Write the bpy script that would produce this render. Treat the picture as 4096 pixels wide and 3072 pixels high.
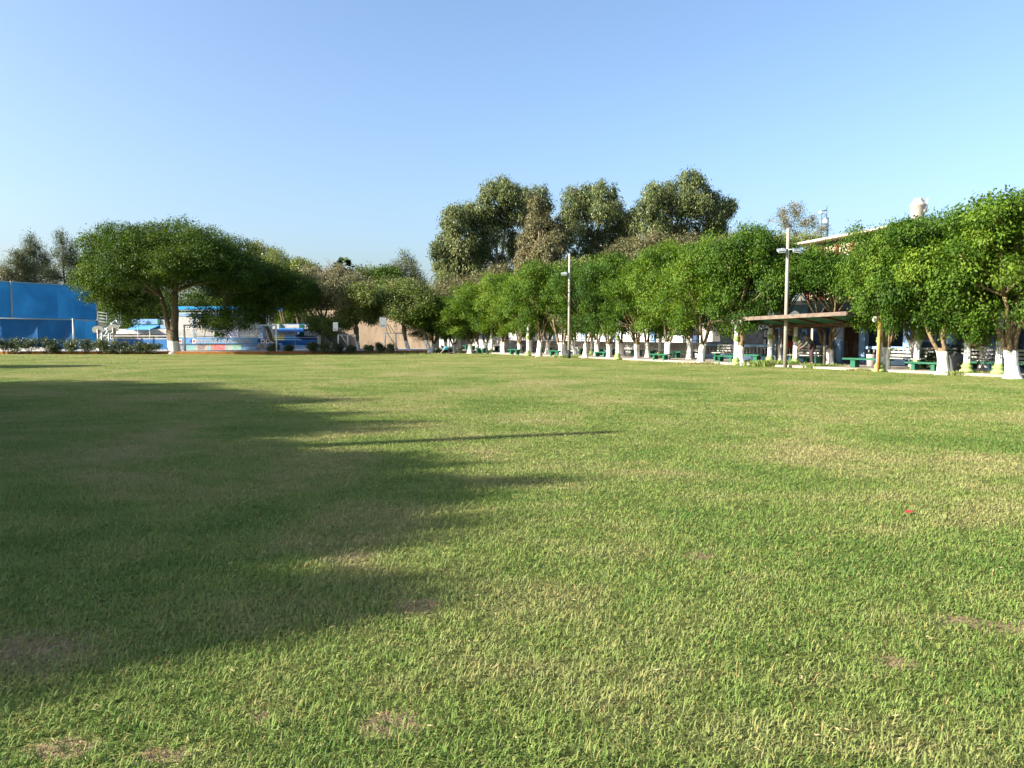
import bpy, bmesh, math, random
import numpy as np
from mathutils import Vector, Matrix

# ------------------------------------------------------------------ camera / world / sun
scene = bpy.context.scene
for o_ in list(bpy.data.objects): bpy.data.objects.remove(o_)
COL = scene.collection
CAMH, FPX, HOR = 1.6, 760.0, 334.0
TH = math.atan((384 - HOR) / FPX)
cd = bpy.data.cameras.new('camera'); cam = bpy.data.objects.new('camera', cd); COL.objects.link(cam)
cd.sensor_width = 36.0; cd.lens = 36.0 * FPX / 1024.0; cd.clip_end = 5000; cd.clip_start = 0.05
cam.location = (0, 0, CAMH); cam.rotation_euler = (math.pi / 2 - TH, 0, 0)
scene.camera = cam
SUN_EL = math.radians(25.5); AZ = (0.945, 0.327)        # horizontal travel direction of the light
W = bpy.data.worlds.new('World'); scene.world = W; W.use_nodes = True
nt = W.node_tree; bg = nt.nodes['Background']
sky = nt.nodes.new('ShaderNodeTexSky'); sky.sky_type = 'NISHITA'; sky.sun_disc = False
sky.sun_elevation = SUN_EL; sky.sun_rotation = math.atan2(-AZ[0], -AZ[1]) % (2 * math.pi)
sky.altitude = 0; sky.air_density = 1.0; sky.dust_density = 3.2; sky.ozone_density = 3.3
nt.links.new(sky.outputs[0], bg.inputs[0]); bg.inputs[1].default_value = 0.097
sl = bpy.data.lights.new('sun', 'SUN'); sl.energy = 5.0; sl.angle = math.radians(0.55); sl.color = (1.0, 0.93, 0.80)
so = bpy.data.objects.new('sun', sl); COL.objects.link(so)
so.rotation_euler = Vector((AZ[0] * math.cos(SUN_EL), AZ[1] * math.cos(SUN_EL), -math.sin(SUN_EL))).to_track_quat('-Z', 'Y').to_euler()
scene.view_settings.view_transform = 'Standard'; scene.view_settings.look = 'None'
scene.view_settings.exposure = 1.68; scene.view_settings.gamma = 1.0
scene.render.resolution_x = 1024; scene.render.resolution_y = 768
scene.render.engine = 'CYCLES'

# ------------------------------------------------------------------ placing helpers
def P(px, py, Y):
    a = (px - 512) / FPX; b = (384 - py) / FPX
    k = Y / (math.cos(TH) + b * math.sin(TH))
    return Vector((a * k, Y, CAMH + (-math.sin(TH) + b * math.cos(TH)) * k))
def G(px, py, z=0.0):
    a = (px - 512) / FPX; b = (384 - py) / FPX
    t = (z - CAMH) / (-math.sin(TH) + b * math.cos(TH))
    return Vector((a * t, (math.cos(TH) + b * math.sin(TH)) * t, z))
RA = G(1012, 378.5); RB = G(462, 352.7)
U = (RB - RA).normalized(); N = Vector((U.y, -U.x, 0))       # along the tree row (away), and away from the field
ROWANG = math.atan2(U.y, U.x)
def R(s, o, z=0.0):
    p = RA + U * s + N * o; return Vector((p.x, p.y, z))
def S(px, o):
    a = (px - 512) / FPX / math.cos(TH) * 0.997
    b = RA + N * o
    return (a * b.y - b.x) / (U.x - a * U.y)
def Hs(s, o, py):
    p = R(s, o); return P(512, py, p.y).z

# ------------------------------------------------------------------ tagging
def tag(o, label=None, cat=None, group=None, kind=None):
    if label: o['label'] = label
    if cat: o['category'] = cat
    if group: o['group'] = group
    if kind: o['kind'] = kind
    return o
def empty(name, loc, rz=0, label=None, cat=None, group=None):
    o = bpy.data.objects.new(name, None); COL.objects.link(o)
    o.location = loc; o.rotation_euler = (0, 0, rz); o.empty_display_size = 0.2
    return tag(o, label, cat, group)
def link(name, me, mats=(), parent=None):
    for m in (mats if isinstance(mats, (list, tuple)) else [mats]):
        if m is not None and m.name not in [x.name for x in me.materials if x]: me.materials.append(m)
    o = bpy.data.objects.new(name, me); COL.objects.link(o)
    if parent: o.parent = parent
    return o
def copy_tree(o, parent=None):
    c = o.copy(); COL.objects.link(c)
    if parent: c.parent = parent
    for ch in list(o.children): copy_tree(ch, c)
    return c

class MB:
    def __init__(s): s.v = []; s.f = []; s.m = []; s.sm = []
    def add(s, vs, fs, mi=0, smooth=False):
        b = len(s.v); s.v += [tuple(x) for x in vs]
        for f in fs: s.f.append(tuple(b + i for i in f)); s.m.append(mi); s.sm.append(smooth)
        return s
    def box(s, c, d, rz=0, mi=0, rx=0, ry=0):
        M = Matrix.Translation(c) @ Matrix.Rotation(rz, 4, 'Z') @ Matrix.Rotation(ry, 4, 'Y') @ Matrix.Rotation(rx, 4, 'X')
        x, y, z = d[0] / 2, d[1] / 2, d[2] / 2
        vs = [M @ Vector((a * x, b * y, e * z)) for e in (-1, 1) for a, b in ((-1, -1), (1, -1), (1, 1), (-1, 1))]
        return s.add(vs, [(3, 2, 1, 0), (4, 5, 6, 7), (0, 1, 5, 4), (1, 2, 6, 5), (2, 3, 7, 6), (3, 0, 4, 7)], mi)
    def prism(s, poly, z0, z1, mi=0):
        n = len(poly); vs = [(p[0], p[1], z0) for p in poly] + [(p[0], p[1], z1) for p in poly]
        fs = [tuple(range(n - 1, -1, -1)), tuple(range(n, 2 * n))] + [(i, (i + 1) % n, n + (i + 1) % n, n + i) for i in range(n)]
        return s.add(vs, fs, mi)
    def tube(s, pts, rad, n=8, mi=0, cap=True, smooth=True):
        pts = [Vector(p) for p in pts]; m = len(pts)
        rad = [rad] * m if isinstance(rad, (int, float)) else rad
        ref = Vector((0.13, 0.97, 0.2)).normalized(); vs = []
        for i, p in enumerate(pts):
            t = (pts[min(i + 1, m - 1)] - pts[max(i - 1, 0)])
            t = t.normalized() if t.length > 1e-9 else Vector((0, 0, 1))
            a = t.cross(ref)
            if a.length < 0.1: a = t.cross(Vector((1, 0, 0)))
            a.normalize(); b = t.cross(a)
            for k in range(n):
                th = 2 * math.pi * k / n
                vs.append(p + (a * math.cos(th) + b * math.sin(th)) * rad[i])
        fs = [(i * n + k, i * n + (k + 1) % n, (i + 1) * n + (k + 1) % n, (i + 1) * n + k) for i in range(m - 1) for k in range(n)]
        if cap: fs += [tuple(range(n - 1, -1, -1)), tuple((m - 1) * n + k for k in range(n))]
        return s.add(vs, fs, mi, smooth)
    def lathe(s, prof, c=(0, 0, 0), n=16, mi=0):
        vs = []; m = len(prof)
        for r, z in prof:
            for k in range(n):
                th = 2 * math.pi * k / n; vs.append((c[0] + r * math.cos(th), c[1] + r * math.sin(th), c[2] + z))
        fs = [(i * n + k, i * n + (k + 1) % n, (i + 1) * n + (k + 1) % n, (i + 1) * n + k) for i in range(m - 1) for k in range(n)]
        fs += [tuple(range(n - 1, -1, -1)), tuple((m - 1) * n + k for k in range(n))]
        return s.add(vs, fs, mi, True)
    def build(s, name, mats, parent=None):
        me = bpy.data.meshes.new(name); me.from_pydata(s.v, [], s.f)
        mats = mats if isinstance(mats, (list, tuple)) else [mats]
        for m in mats: me.materials.append(m)
        me.polygons.foreach_set('material_index', s.m); me.polygons.foreach_set('use_smooth', s.sm)
        me.update()
        o = bpy.data.objects.new(name, me); COL.objects.link(o)
        if parent: o.parent = parent
        return o

def np_mesh(name, verts, faces, k, mats, tint=None):
    """fast mesh; faces (n,k)"""
    me = bpy.data.meshes.new(name)
    nv, nf = len(verts), len(faces)
    me.vertices.add(nv); me.vertices.foreach_set('co', np.asarray(verts, np.float32).ravel())
    me.loops.add(nf * k); me.loops.foreach_set('vertex_index', np.asarray(faces, np.int32).ravel())
    me.polygons.add(nf); me.polygons.foreach_set('loop_start', np.arange(0, nf * k, k, dtype=np.int32))
    me.polygons.foreach_set('loop_total', np.full(nf, k, np.int32))
    if tint is not None:
        at = me.attributes.new('tint', 'FLOAT', 'FACE'); at.data.foreach_set('value', np.asarray(tint, np.float32))
    for m in (mats if isinstance(mats, (list, tuple)) else [mats]): me.materials.append(m)
    me.update(calc_edges=True)
    return me

# ------------------------------------------------------------------ materials
def new_mat(name):
    m = bpy.data.materials.new(name); m.use_nodes = True
    return m, m.node_tree, m.node_tree.nodes['Principled BSDF']
def nd(t, typ, **kw):
    n = t.nodes.new(typ)
    for k, v in kw.items():
        if k in ('i',):
            for kk, vv in v.items(): n.inputs[kk].default_value = vv
        else: setattr(n, k, v)
    return n
def rgba(c): return (c[0], c[1], c[2], 1)
def plain(name, col, rough=0.7, var=0.18, scale=3.0, bump=0.0, metal=0.0, spec=0.3, dirt=None, stretch=(1, 1, 1)):
    col = tuple(c * .72 for c in col); dirt = tuple(c * .72 for c in dirt) if dirt else None
    m, t, b = new_mat(name); L = t.links.new
    tc = nd(t, 'ShaderNodeTexCoord'); mp = nd(t, 'ShaderNodeMapping'); mp.inputs['Scale'].default_value = stretch
    L(tc.outputs['Object'], mp.inputs[0])
    nz = nd(t, 'ShaderNodeTexNoise', i={'Scale': scale, 'Detail': 6.0, 'Roughness': 0.65}); L(mp.outputs[0], nz.inputs['Vector'])
    r = nd(t, 'ShaderNodeValToRGB'); L(nz.outputs['Fac'], r.inputs[0])
    d = dirt or tuple(c * (1 - var * 1.6) for c in col)
    r.color_ramp.elements[0].position = 0.28; r.color_ramp.elements[0].color = rgba(d)
    r.color_ramp.elements[1].position = 0.62; r.color_ramp.elements[1].color = rgba([min(c * (1 + var * 0.4), 1) for c in col])
    L(r.outputs[0], b.inputs['Base Color'])
    b.inputs['Roughness'].default_value = rough; b.inputs['Metallic'].default_value = metal
    b.inputs['Specular IOR Level'].default_value = spec
    if bump:
        bp = nd(t, 'ShaderNodeBump', i={'Strength': bump, 'Distance': 0.02}); L(nz.outputs['Fac'], bp.inputs['Height']); L(bp.outputs[0], b.inputs['Normal'])
    return m

def leaf_mat(name, stops, trans=0.35, gloss=0.35, rough=0.42):
    """stops: colours over tint 0..1"""
    stops = [tuple(c * .72 for c in q) for q in stops]
    m, t, b = new_mat(name); L = t.links.new
    at = nd(t, 'ShaderNodeAttribute', attribute_name='tint')
    oi = nd(t, 'ShaderNodeObjectInfo')
    ma = nd(t, 'ShaderNodeMath', operation='MULTIPLY_ADD', i={1: 0.34, 2: -0.17}); L(oi.outputs['Random'], ma.inputs[0])
    ad = nd(t, 'ShaderNodeMath', operation='ADD', use_clamp=True); L(at.outputs['Fac'], ad.inputs[0]); L(ma.outputs[0], ad.inputs[1])
    r = nd(t, 'ShaderNodeValToRGB'); L(ad.outputs[0], r.inputs[0])
    e = r.color_ramp.elements
    while len(e) < len(stops): e.new(0.5)
    for i, c in enumerate(stops): e[i].position = i / (len(stops) - 1); e[i].color = rgba(c)
    L(r.outputs[0], b.inputs['Base Color']); b.inputs['Roughness'].default_value = rough
    b.inputs['Specular IOR Level'].default_value = gloss
    tr = nd(t, 'ShaderNodeBsdfTranslucent')
    hs = nd(t, 'ShaderNodeHueSaturation', i={'Hue': 0.485, 'Saturation': 1.15, 'Value': 1.5}); L(r.outputs[0], hs.inputs['Color']); L(hs.outputs[0], tr.inputs[0])
    mx = nd(t, 'ShaderNodeMixShader', i={0: trans}); L(b.outputs[0], mx.inputs[1]); L(tr.outputs[0], mx.inputs[2])
    L(mx.outputs[0], t.nodes['Material Output'].inputs['Surface'])
    return m

def trunk_mat(name, bark, wash=None, washz=0.9):
    bark = tuple(c * .62 for c in bark)
    m, t, b = new_mat(name); L = t.links.new
    tc = nd(t, 'ShaderNodeTexCoord'); mp = nd(t, 'ShaderNodeMapping'); mp.inputs['Scale'].default_value = (6, 6, 1.2)
    L(tc.outputs['Object'], mp.inputs[0])
    nz = nd(t, 'ShaderNodeTexNoise', i={'Scale': 2.0, 'Detail': 8.0, 'Roughness': 0.7}); L(mp.outputs[0], nz.inputs['Vector'])
    r = nd(t, 'ShaderNodeValToRGB'); L(nz.outputs['Fac'], r.inputs[0])
    r.color_ramp.elements[0].position = 0.3; r.color_ramp.elements[0].color = rgba([c * 0.45 for c in bark])
    r.color_ramp.elements[1].position = 0.68; r.color_ramp.elements[1].color = rgba([c * 1.25 for c in bark])
    src = r.outputs[0]
    if wash:
        sx = nd(t, 'ShaderNodeSeparateXYZ'); L(tc.outputs['Object'], sx.inputs[0])
        n2 = nd(t, 'ShaderNodeTexNoise', i={'Scale': 5.0, 'Detail': 3.0}); L(tc.outputs['Object'], n2.inputs['Vector'])
        ma = nd(t, 'ShaderNodeMath', operation='MULTIPLY_ADD', i={1: 0.28, 2: -0.14}); L(n2.outputs['Fac'], ma.inputs[0])
        ad = nd(t, 'ShaderNodeMath', operation='ADD'); L(sx.outputs['Z'], ad.inputs[0]); L(ma.outputs[0], ad.inputs[1])
        oi = nd(t, 'ShaderNodeObjectInfo'); wv = nd(t, 'ShaderNodeMath', operation='MULTIPLY_ADD', i={1: .34, 2: washz - .2}); L(oi.outputs['Random'], wv.inputs[0])
        lt = nd(t, 'ShaderNodeMath', operation='LESS_THAN'); L(ad.outputs[0], lt.inputs[0]); L(wv.outputs[0], lt.inputs[1])
        wr = nd(t, 'ShaderNodeValToRGB'); L(nz.outputs['Fac'], wr.inputs[0])
        wr.color_ramp.elements[0].position = 0.34; wr.color_ramp.elements[0].color = (0.30, 0.27, 0.22, 1)
        wr.color_ramp.elements[1].position = 0.56; wr.color_ramp.elements[1].color = rgba(wash)
        mx = nd(t, 'ShaderNodeMix', data_type='RGBA'); L(lt.outputs[0], mx.inputs['Factor']); L(src, mx.inputs['A']); L(wr.outputs[0], mx.inputs['B'])
        src = mx.outputs['Result']
    L(src, b.inputs['Base Color']); b.inputs['Roughness'].default_value = 0.9; b.inputs['Specular IOR Level'].default_value = 0.15
    bp = nd(t, 'ShaderNodeBump', i={'Strength': 0.6, 'Distance': 0.04}); L(nz.outputs['Fac'], bp.inputs['Height']); L(bp.outputs[0], b.inputs['Normal'])
    return m

# soil patches and dry patches on the lawn, in metres: (x, y, rx, ry)
def gp(px, py, rx, ry): p = G(px, py); return (p.x, p.y, rx, ry)
SOIL = [gp(392, 722, .13, .10), gp(418, 607, .15, .16), gp(24, 648, .3, .2), gp(1014, 628, .22, .10), gp(958, 620, .12, .08),
        gp(896, 662, .10, .10), gp(355, 556, .12, .10), gp(262, 716, .05, .05), gp(165, 755, .12, .06), gp(60, 748, .14, .08), gp(700, 556, .12, .1),
        gp(545, 357.6, 1.1, .9), gp(590, 359.6, 2.2, .55), gp(385, 356.2, 2.5, .5)]
def soil_mask_np(x, y):
    m = np.zeros_like(x)
    for (cx, cy, rx, ry) in SOIL:
        d = np.sqrt(((x - cx) / rx) ** 2 + ((y - cy) / ry) ** 2) + .35 * np.sin(x * 31 + cy * 5) * np.sin(y * 37 + cx) + .2 * np.sin(x * 83 + y * 61)
        m = np.maximum(m, np.clip((1.75 - d) * .8, 0, 1))
    return m
def field_colour(t, green, mid, dry):
    """shared world-position colour field for the turf and its blades"""
    green, mid, dry = [tuple(c * .75 for c in q) for q in (green, mid, dry)]
    L = t.links.new
    ge = nd(t, 'ShaderNodeNewGeometry')
    n1 = nd(t, 'ShaderNodeTexNoise', i={'Scale': 0.32, 'Detail': 5.0, 'Roughness': 0.62, 'Distortion': 0.6}); L(ge.outputs['Position'], n1.inputs['Vector'])
    mp = nd(t, 'ShaderNodeMapping'); mp.inputs['Scale'].default_value = (0.55, 1.0, 1.0); mp.inputs['Location'].default_value = (31.0, 7.0, 0)
    L(ge.outputs['Position'], mp.inputs[0])
    n2 = nd(t, 'ShaderNodeTexNoise', i={'Scale': 1.7, 'Detail': 4.0, 'Roughness': 0.6}); L(mp.outputs[0], n2.inputs['Vector'])
    a = nd(t, 'ShaderNodeMath', operation='MULTIPLY_ADD', i={1: 0.7}); L(n1.outputs['Fac'], a.inputs[0])
    b = nd(t, 'ShaderNodeMath', operation='MULTIPLY', i={1: 0.3}); L(n2.outputs['Fac'], b.inputs[0]); L(b.outputs[0], a.inputs[2])
    r = nd(t, 'ShaderNodeValToRGB'); L(a.outputs[0], r.inputs[0])
    e = r.color_ramp.elements; e.new(0.5)
    e[0].position = 0.38; e[0].color = rgba(green); e[1].position = 0.49; e[1].color = rgba(mid); e[2].position = 0.62; e[2].color = rgba(dry)
    return r.outputs[0], ge
def turf_material():
    m, t, b = new_mat('turf'); L = t.links.new
    col, ge = field_colour(t, (0.150, 0.200, 0.046), (0.220, 0.250, 0.070), (0.310, 0.285, 0.122))
    fn = nd(t, 'ShaderNodeTexNoise', i={'Scale': 26.0, 'Detail': 4.0, 'Roughness': 0.75}); L(ge.outputs['Position'], fn.inputs['Vector'])
    fr = nd(t, 'ShaderNodeMapRange', i={1: 0.3, 2: 0.7, 3: 0.68, 4: 1.34}); L(fn.outputs['Fac'], fr.inputs[0])
    fm = nd(t, 'ShaderNodeTexNoise', i={'Scale': 5.0, 'Detail': 6.0, 'Roughness': 0.75}); L(ge.outputs['Position'], fm.inputs['Vector'])
    fr2 = nd(t, 'ShaderNodeMapRange', i={1: 0.3, 2: 0.7, 3: 0.9, 4: 1.12}); L(fm.outputs['Fac'], fr2.inputs[0])
    mm = nd(t, 'ShaderNodeMath', operation='MULTIPLY'); L(fr.outputs[0], mm.inputs[0]); L(fr2.outputs[0], mm.inputs[1])
    vm = nd(t, 'ShaderNodeVectorMath', operation='SCALE'); L(col, vm.inputs[0]); L(mm.outputs[0], vm.inputs['Scale'])
    # soil patches
    wn = nd(t, 'ShaderNodeTexNoise', i={'Scale': 5.0, 'Detail': 8.0, 'Roughness': 0.7}); L(ge.outputs['Position'], wn.inputs['Vector'])
    last = None
    for (cx, cy, rx, ry) in SOIL:
        s = nd(t, 'ShaderNodeVectorMath', operation='SUBTRACT'); L(ge.outputs['Position'], s.inputs[0]); s.inputs[1].default_value = (cx, cy, 0)
        q = nd(t, 'ShaderNodeVectorMath', operation='MULTIPLY'); L(s.outputs[0], q.inputs[0]); q.inputs[1].default_value = (1 / rx, 1 / ry, 0)
        ln = nd(t, 'ShaderNodeVectorMath', operation='LENGTH'); L(q.outputs[0], ln.inputs[0])
        if last is None: last = ln.outputs['Value']
        else:
            mi = nd(t, 'ShaderNodeMath', operation='MINIMUM'); L(last, mi.inputs[0]); L(ln.outputs['Value'], mi.inputs[1]); last = mi.outputs[0]
    ad = nd(t, 'ShaderNodeMath', operation='MULTIPLY_ADD', i={1: 2.4, 2: -1.2}); L(wn.outputs['Fac'], ad.inputs[0])
    a2 = nd(t, 'ShaderNodeMath', operation='ADD'); L(last, a2.inputs[0]); L(ad.outputs[0], a2.inputs[1])
    mr = nd(t, 'ShaderNodeMapRange', i={1: 0.75, 2: 1.35, 3: 1.0, 4: 0.0}); L(a2.outputs[0], mr.inputs[0])
    sr = nd(t, 'ShaderNodeValToRGB'); L(fn.outputs['Fac'], sr.inputs[0])
    sr.color_ramp.elements[0].position = 0.3; sr.color_ramp.elements[0].color = (0.14, 0.095, 0.05, 1)
    sr.color_ramp.elements[1].position = 0.7; sr.color_ramp.elements[1].color = (0.34, 0.26, 0.145, 1)
    mx = nd(t, 'ShaderNodeMix', data_type='RGBA'); L(mr.outputs[0], mx.inputs['Factor']); L(vm.outputs[0], mx.inputs['A']); L(sr.outputs[0], mx.inputs['B'])
    L(mx.outputs['Result'], b.inputs['Base Color'])
    b.inputs['Roughness'].default_value = 0.95; b.inputs['Specular IOR Level'].default_value = 0.1
    bp = nd(t, 'ShaderNodeBump', i={'Strength': 1.0, 'Distance': 0.06}); L(fn.outputs['Fac'], bp.inputs['Height']); L(bp.outputs[0], b.inputs['Normal'])
    return m
def blade_material():
    m, t, b = new_mat('grass_blade'); L = t.links.new
    col, ge = field_colour(t, (0.150, 0.262, 0.056), (0.250, 0.340, 0.088), (0.420, 0.395, 0.170))
    at = nd(t, 'ShaderNodeAttribute', attribute_name='tint')
    r = nd(t, 'ShaderNodeValToRGB'); L(at.outputs['Fac'], r.inputs[0]); e = r.color_ramp.elements
    e.new(0.5); e.new(0.8)
    e[0].position = 0; e[0].color = (0.78, 0.84, 0.74, 1); e[1].position = 0.5; e[1].color = (1, 1, 1, 1)
    e[2].position = 0.86; e[2].color = (1.0, 1.0, 0.95, 1); e[3].position = 0.93; e[3].color = (1.0, 0.84, 0.70, 1)
    mul = nd(t, 'ShaderNodeMix', data_type='RGBA', blend_type='MULTIPLY', i={'Factor': 1.0}); L(col, mul.inputs['A']); L(r.outputs[0], mul.inputs['B'])
    st = nd(t, 'ShaderNodeMapRange', i={1: 0.84, 2: 0.98, 3: 0.0, 4: 0.75}); L(at.outputs['Fac'], st.inputs[0])
    mx0 = nd(t, 'ShaderNodeMix', data_type='RGBA', i={'B': (0.36, 0.27, 0.12, 1)}); L(st.outputs[0], mx0.inputs['Factor']); L(mul.outputs['Result'], mx0.inputs['A'])
    L(mx0.outputs['Result'], b.inputs['Base Color']); b.inputs['Roughness'].default_value = 0.6; b.inputs['Specular IOR Level'].default_value = 0.12
    tr = nd(t, 'ShaderNodeBsdfTranslucent'); L(mx0.outputs['Result'], tr.inputs[0])
    mx = nd(t, 'ShaderNodeMixShader', i={0: 0.3}); L(b.outputs[0], mx.inputs[1]); L(tr.outputs[0], mx.inputs[2])
    L(mx.outputs[0], t.nodes['Material Output'].inputs['Surface'])
    return m

M = {}
M['turf'] = turf_material(); M['blade'] = blade_material()
M['ficus'] = leaf_mat('ficus_leaf', [(0.014, 0.042, 0.004), (0.042, 0.102, 0.008), (0.098, 0.180, 0.014), (0.20, 0.29, 0.030)], trans=0.25, gloss=0.16, rough=.55)
M['ficus_dark'] = leaf_mat('dark_ficus_leaf', [(0.012, 0.034, 0.005), (0.032, 0.074, 0.009), (0.078, 0.136, 0.015), (0.17, 0.23, 0.030)], trans=0.22, gloss=.14, rough=.55)
M['euc'] = leaf_mat('eucalyptus_leaf', [(0.050, 0.078, 0.026), (0.110, 0.148, 0.048), (0.175, 0.205, 0.066), (0.27, 0.24, 0.10)], trans=0.2, gloss=0.25)
M['euc_brown'] = leaf_mat('dry_eucalyptus_leaf', [(0.065, 0.075, 0.033), (0.140, 0.142, 0.062), (0.205, 0.185, 0.085), (0.28, 0.21, 0.12)], trans=0.2, gloss=0.2)
M['casu'] = leaf_mat('casuarina_leaf', [(0.036, 0.060, 0.026), (0.075, 0.105, 0.044), (0.120, 0.140, 0.064), (0.18, 0.155, 0.09)], trans=0.2, gloss=0.2)
M['olive'] = leaf_mat('olive_leaf', [(0.04, 0.075, 0.016), (0.105, 0.155, 0.030), (0.175, 0.225, 0.050), (0.28, 0.28, 0.085)], trans=0.25, gloss=0.3)
M['drytwig'] = leaf_mat('dry_twig_leaf', [(0.09, 0.10, 0.045), (0.165, 0.17, 0.075), (0.24, 0.22, 0.115), (0.21, 0.25, 0.075)], trans=0.2, gloss=0.2)
M['bush'] = leaf_mat('bush_leaf', [(0.014, 0.034, 0.010), (0.038, 0.070, 0.020), (0.095, 0.130, 0.042), (0.20, 0.22, 0.09)], trans=0.2, gloss=0.5)
M['palm'] = leaf_mat('palm_leaf', [(0.02, 0.05, 0.012), (0.035, 0.075, 0.018), (0.05, 0.095, 0.025), (0.09, 0.10, 0.04)], trans=0.12, gloss=.2, rough=.7)
M['bark_wash'] = trunk_mat('whitewashed_bark', (0.30, 0.22, 0.13), wash=(0.86, 0.85, 0.82), washz=1.04)
M['bark_wash_grey'] = trunk_mat('whitewashed_grey_bark', (0.24, 0.19, 0.13), wash=(0.84, 0.83, 0.81), washz=1.05)
M['bark'] = trunk_mat('brown_bark', (0.16, 0.12, 0.08))
M['bark_pale'] = trunk_mat('pale_eucalyptus_bark', (0.42, 0.34, 0.26))
M['twig'] = plain('twig', (0.28, 0.21, 0.14), 0.9)
M['white'] = plain('white_paint', (0.80, 0.80, 0.79), 0.55, 0.10, 4.0)
M['goal'] = plain('goal_sunlit_white_paint', (1.0, 1.0, .98), 0.5, 0.05)  # whiter than white_paint, standing in for sun the goals miss
M['cream'] = plain('cream_paint', (0.62, 0.56, 0.44), 0.55, 0.12)
M['conc'] = plain('concrete', (0.44, 0.41, 0.36), 0.9, 0.2, 2.5, 0.3)
M['conc_pole'] = plain('pole_concrete', (0.38, 0.35, 0.30), 0.9, 0.15, 3.0, 0.2, stretch=(4, 4, .6))
M['tan'] = plain('tan_render', (0.29, 0.22, 0.15), 0.95, 0.22, 1.2, 0.3, dirt=(0.17, 0.125, 0.085), stretch=(1.4, 1.4, .35))
M['wall_grey'] = plain('grey_white_wall', (0.62, 0.60, 0.57), 0.9, 0.12, 2.0)
M['wall_grey_up'] = plain('weathered_and_shade_grey', (0.50, 0.49, 0.45), 0.9, 0.2, 2.0)  # grey for walls; on the bench slats it stands for shade
M['green'] = plain('green_paint', (0.012, 0.135, 0.070), 0.5, 0.2, 4.0)
M['lime'] = plain('lime_paint', (0.32, 0.42, 0.14), 0.6, 0.15)
M['ltblue'] = plain('light_blue_paint', (0.27, 0.47, 0.74), 0.6, 0.12)
M['blue'] = plain('blue_paint', (0.045, 0.21, 0.52), 0.6, 0.15)
M['skyblue'] = plain('sky_blue_paint', (0.13, 0.42, 0.78), 0.5, 0.1)
M['brightblue'] = plain('bright_blue_roof', (0.05, 0.40, 0.90), 0.4, 0.05)
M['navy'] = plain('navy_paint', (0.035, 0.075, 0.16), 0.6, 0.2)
M['orange'] = plain('orange_kerb_paint', (0.36, 0.15, 0.03), 0.8, 0.25, 3.0)
M['rust'] = plain('rusty_orange_paint', (0.20, 0.15, 0.115), 0.8, 0.35, 4.0)
M['post_or'] = plain('ochre_post_paint', (0.50, 0.25, 0.07), 0.7, 0.2, 4.0)
M['roofgreen'] = plain('green_ceiling_board', (0.05, 0.20, 0.11), 0.8, 0.2)
M['brownwood'] = plain('brown_boards', (0.16, 0.075, 0.035), 0.7, 0.35, 4.0)
M['galv'] = plain('galvanised_steel', (0.40, 0.46, 0.46), 0.45, 0.15, 6.0, metal=0.4)
M['galv_dark'] = plain('dull_steel', (0.16, 0.19, 0.20), 0.6, 0.2, metal=0.3)
M['dark'] = plain('near_black', (0.03, 0.035, 0.05), 0.9, 0.2)
M['darkrail'] = plain('dark_rail', (0.045, 0.03, 0.03), 0.6, 0.2)
M['bin'] = plain('grey_bin_plastic', (0.13, 0.14, 0.16), 0.45, 0.15)
M['board'] = plain('grey_backboard', (0.25, 0.26, 0.23), 0.6, 0.1)
M['red'] = plain('red_paint', (0.50, 0.05, 0.045), 0.6, 0.15)
M['redpost'] = plain('brick_red_paint', (0.48, 0.12, 0.09), 0.7, 0.15)
M['beige'] = plain('beige_wall', (0.58, 0.47, 0.34), 0.9, 0.15, 1.5)
M['tank'] = plain('tank_plaster', (0.46, 0.42, 0.38), 0.8, 0.08)
M['glass'] = plain('dark_glass', (0.04, 0.06, 0.08), 0.15, 0.2, spec=0.6)
M['lampglass'] = plain('frosted_lamp_glass', (0.78, 0.78, 0.74), 0.3, 0.03)
M['pave'] = plain('walkway_concrete', (0.40, 0.35, 0.29), 0.92, 0.25, 1.6, 0.3)
M['court'] = plain('court_slab', (0.42, 0.42, 0.42), 0.9, 0.2, 0.8)
M['skin'] = plain('skin', (0.36, 0.19, 0.12), 0.6, 0.08)
M['hair'] = plain('black_hair', (0.015, 0.012, 0.01), 0.6, 0.1)
M['turq'] = plain('turquoise_cloth', (0.09, 0.50, 0.66), 0.85, 0.2, 9)
M['olivecloth'] = plain('grey_olive_cloth', (0.13, 0.13, 0.105), 0.9, 0.25, 9)
M['browncloth'] = plain('dark_brown_cloth', (0.065, 0.04, 0.04), 0.9, 0.2, 9)
M['blackcloth'] = plain('black_cloth', (0.018, 0.018, 0.022), 0.9, 0.2, 9)
M['redcloth'] = plain('red_cloth', (0.38, 0.05, 0.05), 0.9, 0.2, 9)
M['clip'] = plain('dry_clipping', (0.42, 0.34, 0.17), 0.9, 0.3, 9)
M['straw'] = plain('straw', (0.42, 0.28, 0.13), 0.9, 0.2, 9)
M['purplewhite'] = plain('pale_banner_cloth', (0.62, 0.63, 0.85), 0.7, 0.05)
M['bannerblue'] = plain('banner_blue', (0.13, 0.36, 0.72), 0.6, 0.08, 0.6)
M['ink'] = plain('black_ink', (0.03, 0.035, 0.06), 0.7, 0.1)
M['inkblue'] = plain('blue_ink', (0.03, 0.09, 0.38), 0.7, 0.1)
M['rock'] = plain('ochre_rock', (0.62, 0.40, 0.17), 0.95, 0.3, 2.0, 0.5)
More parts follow.
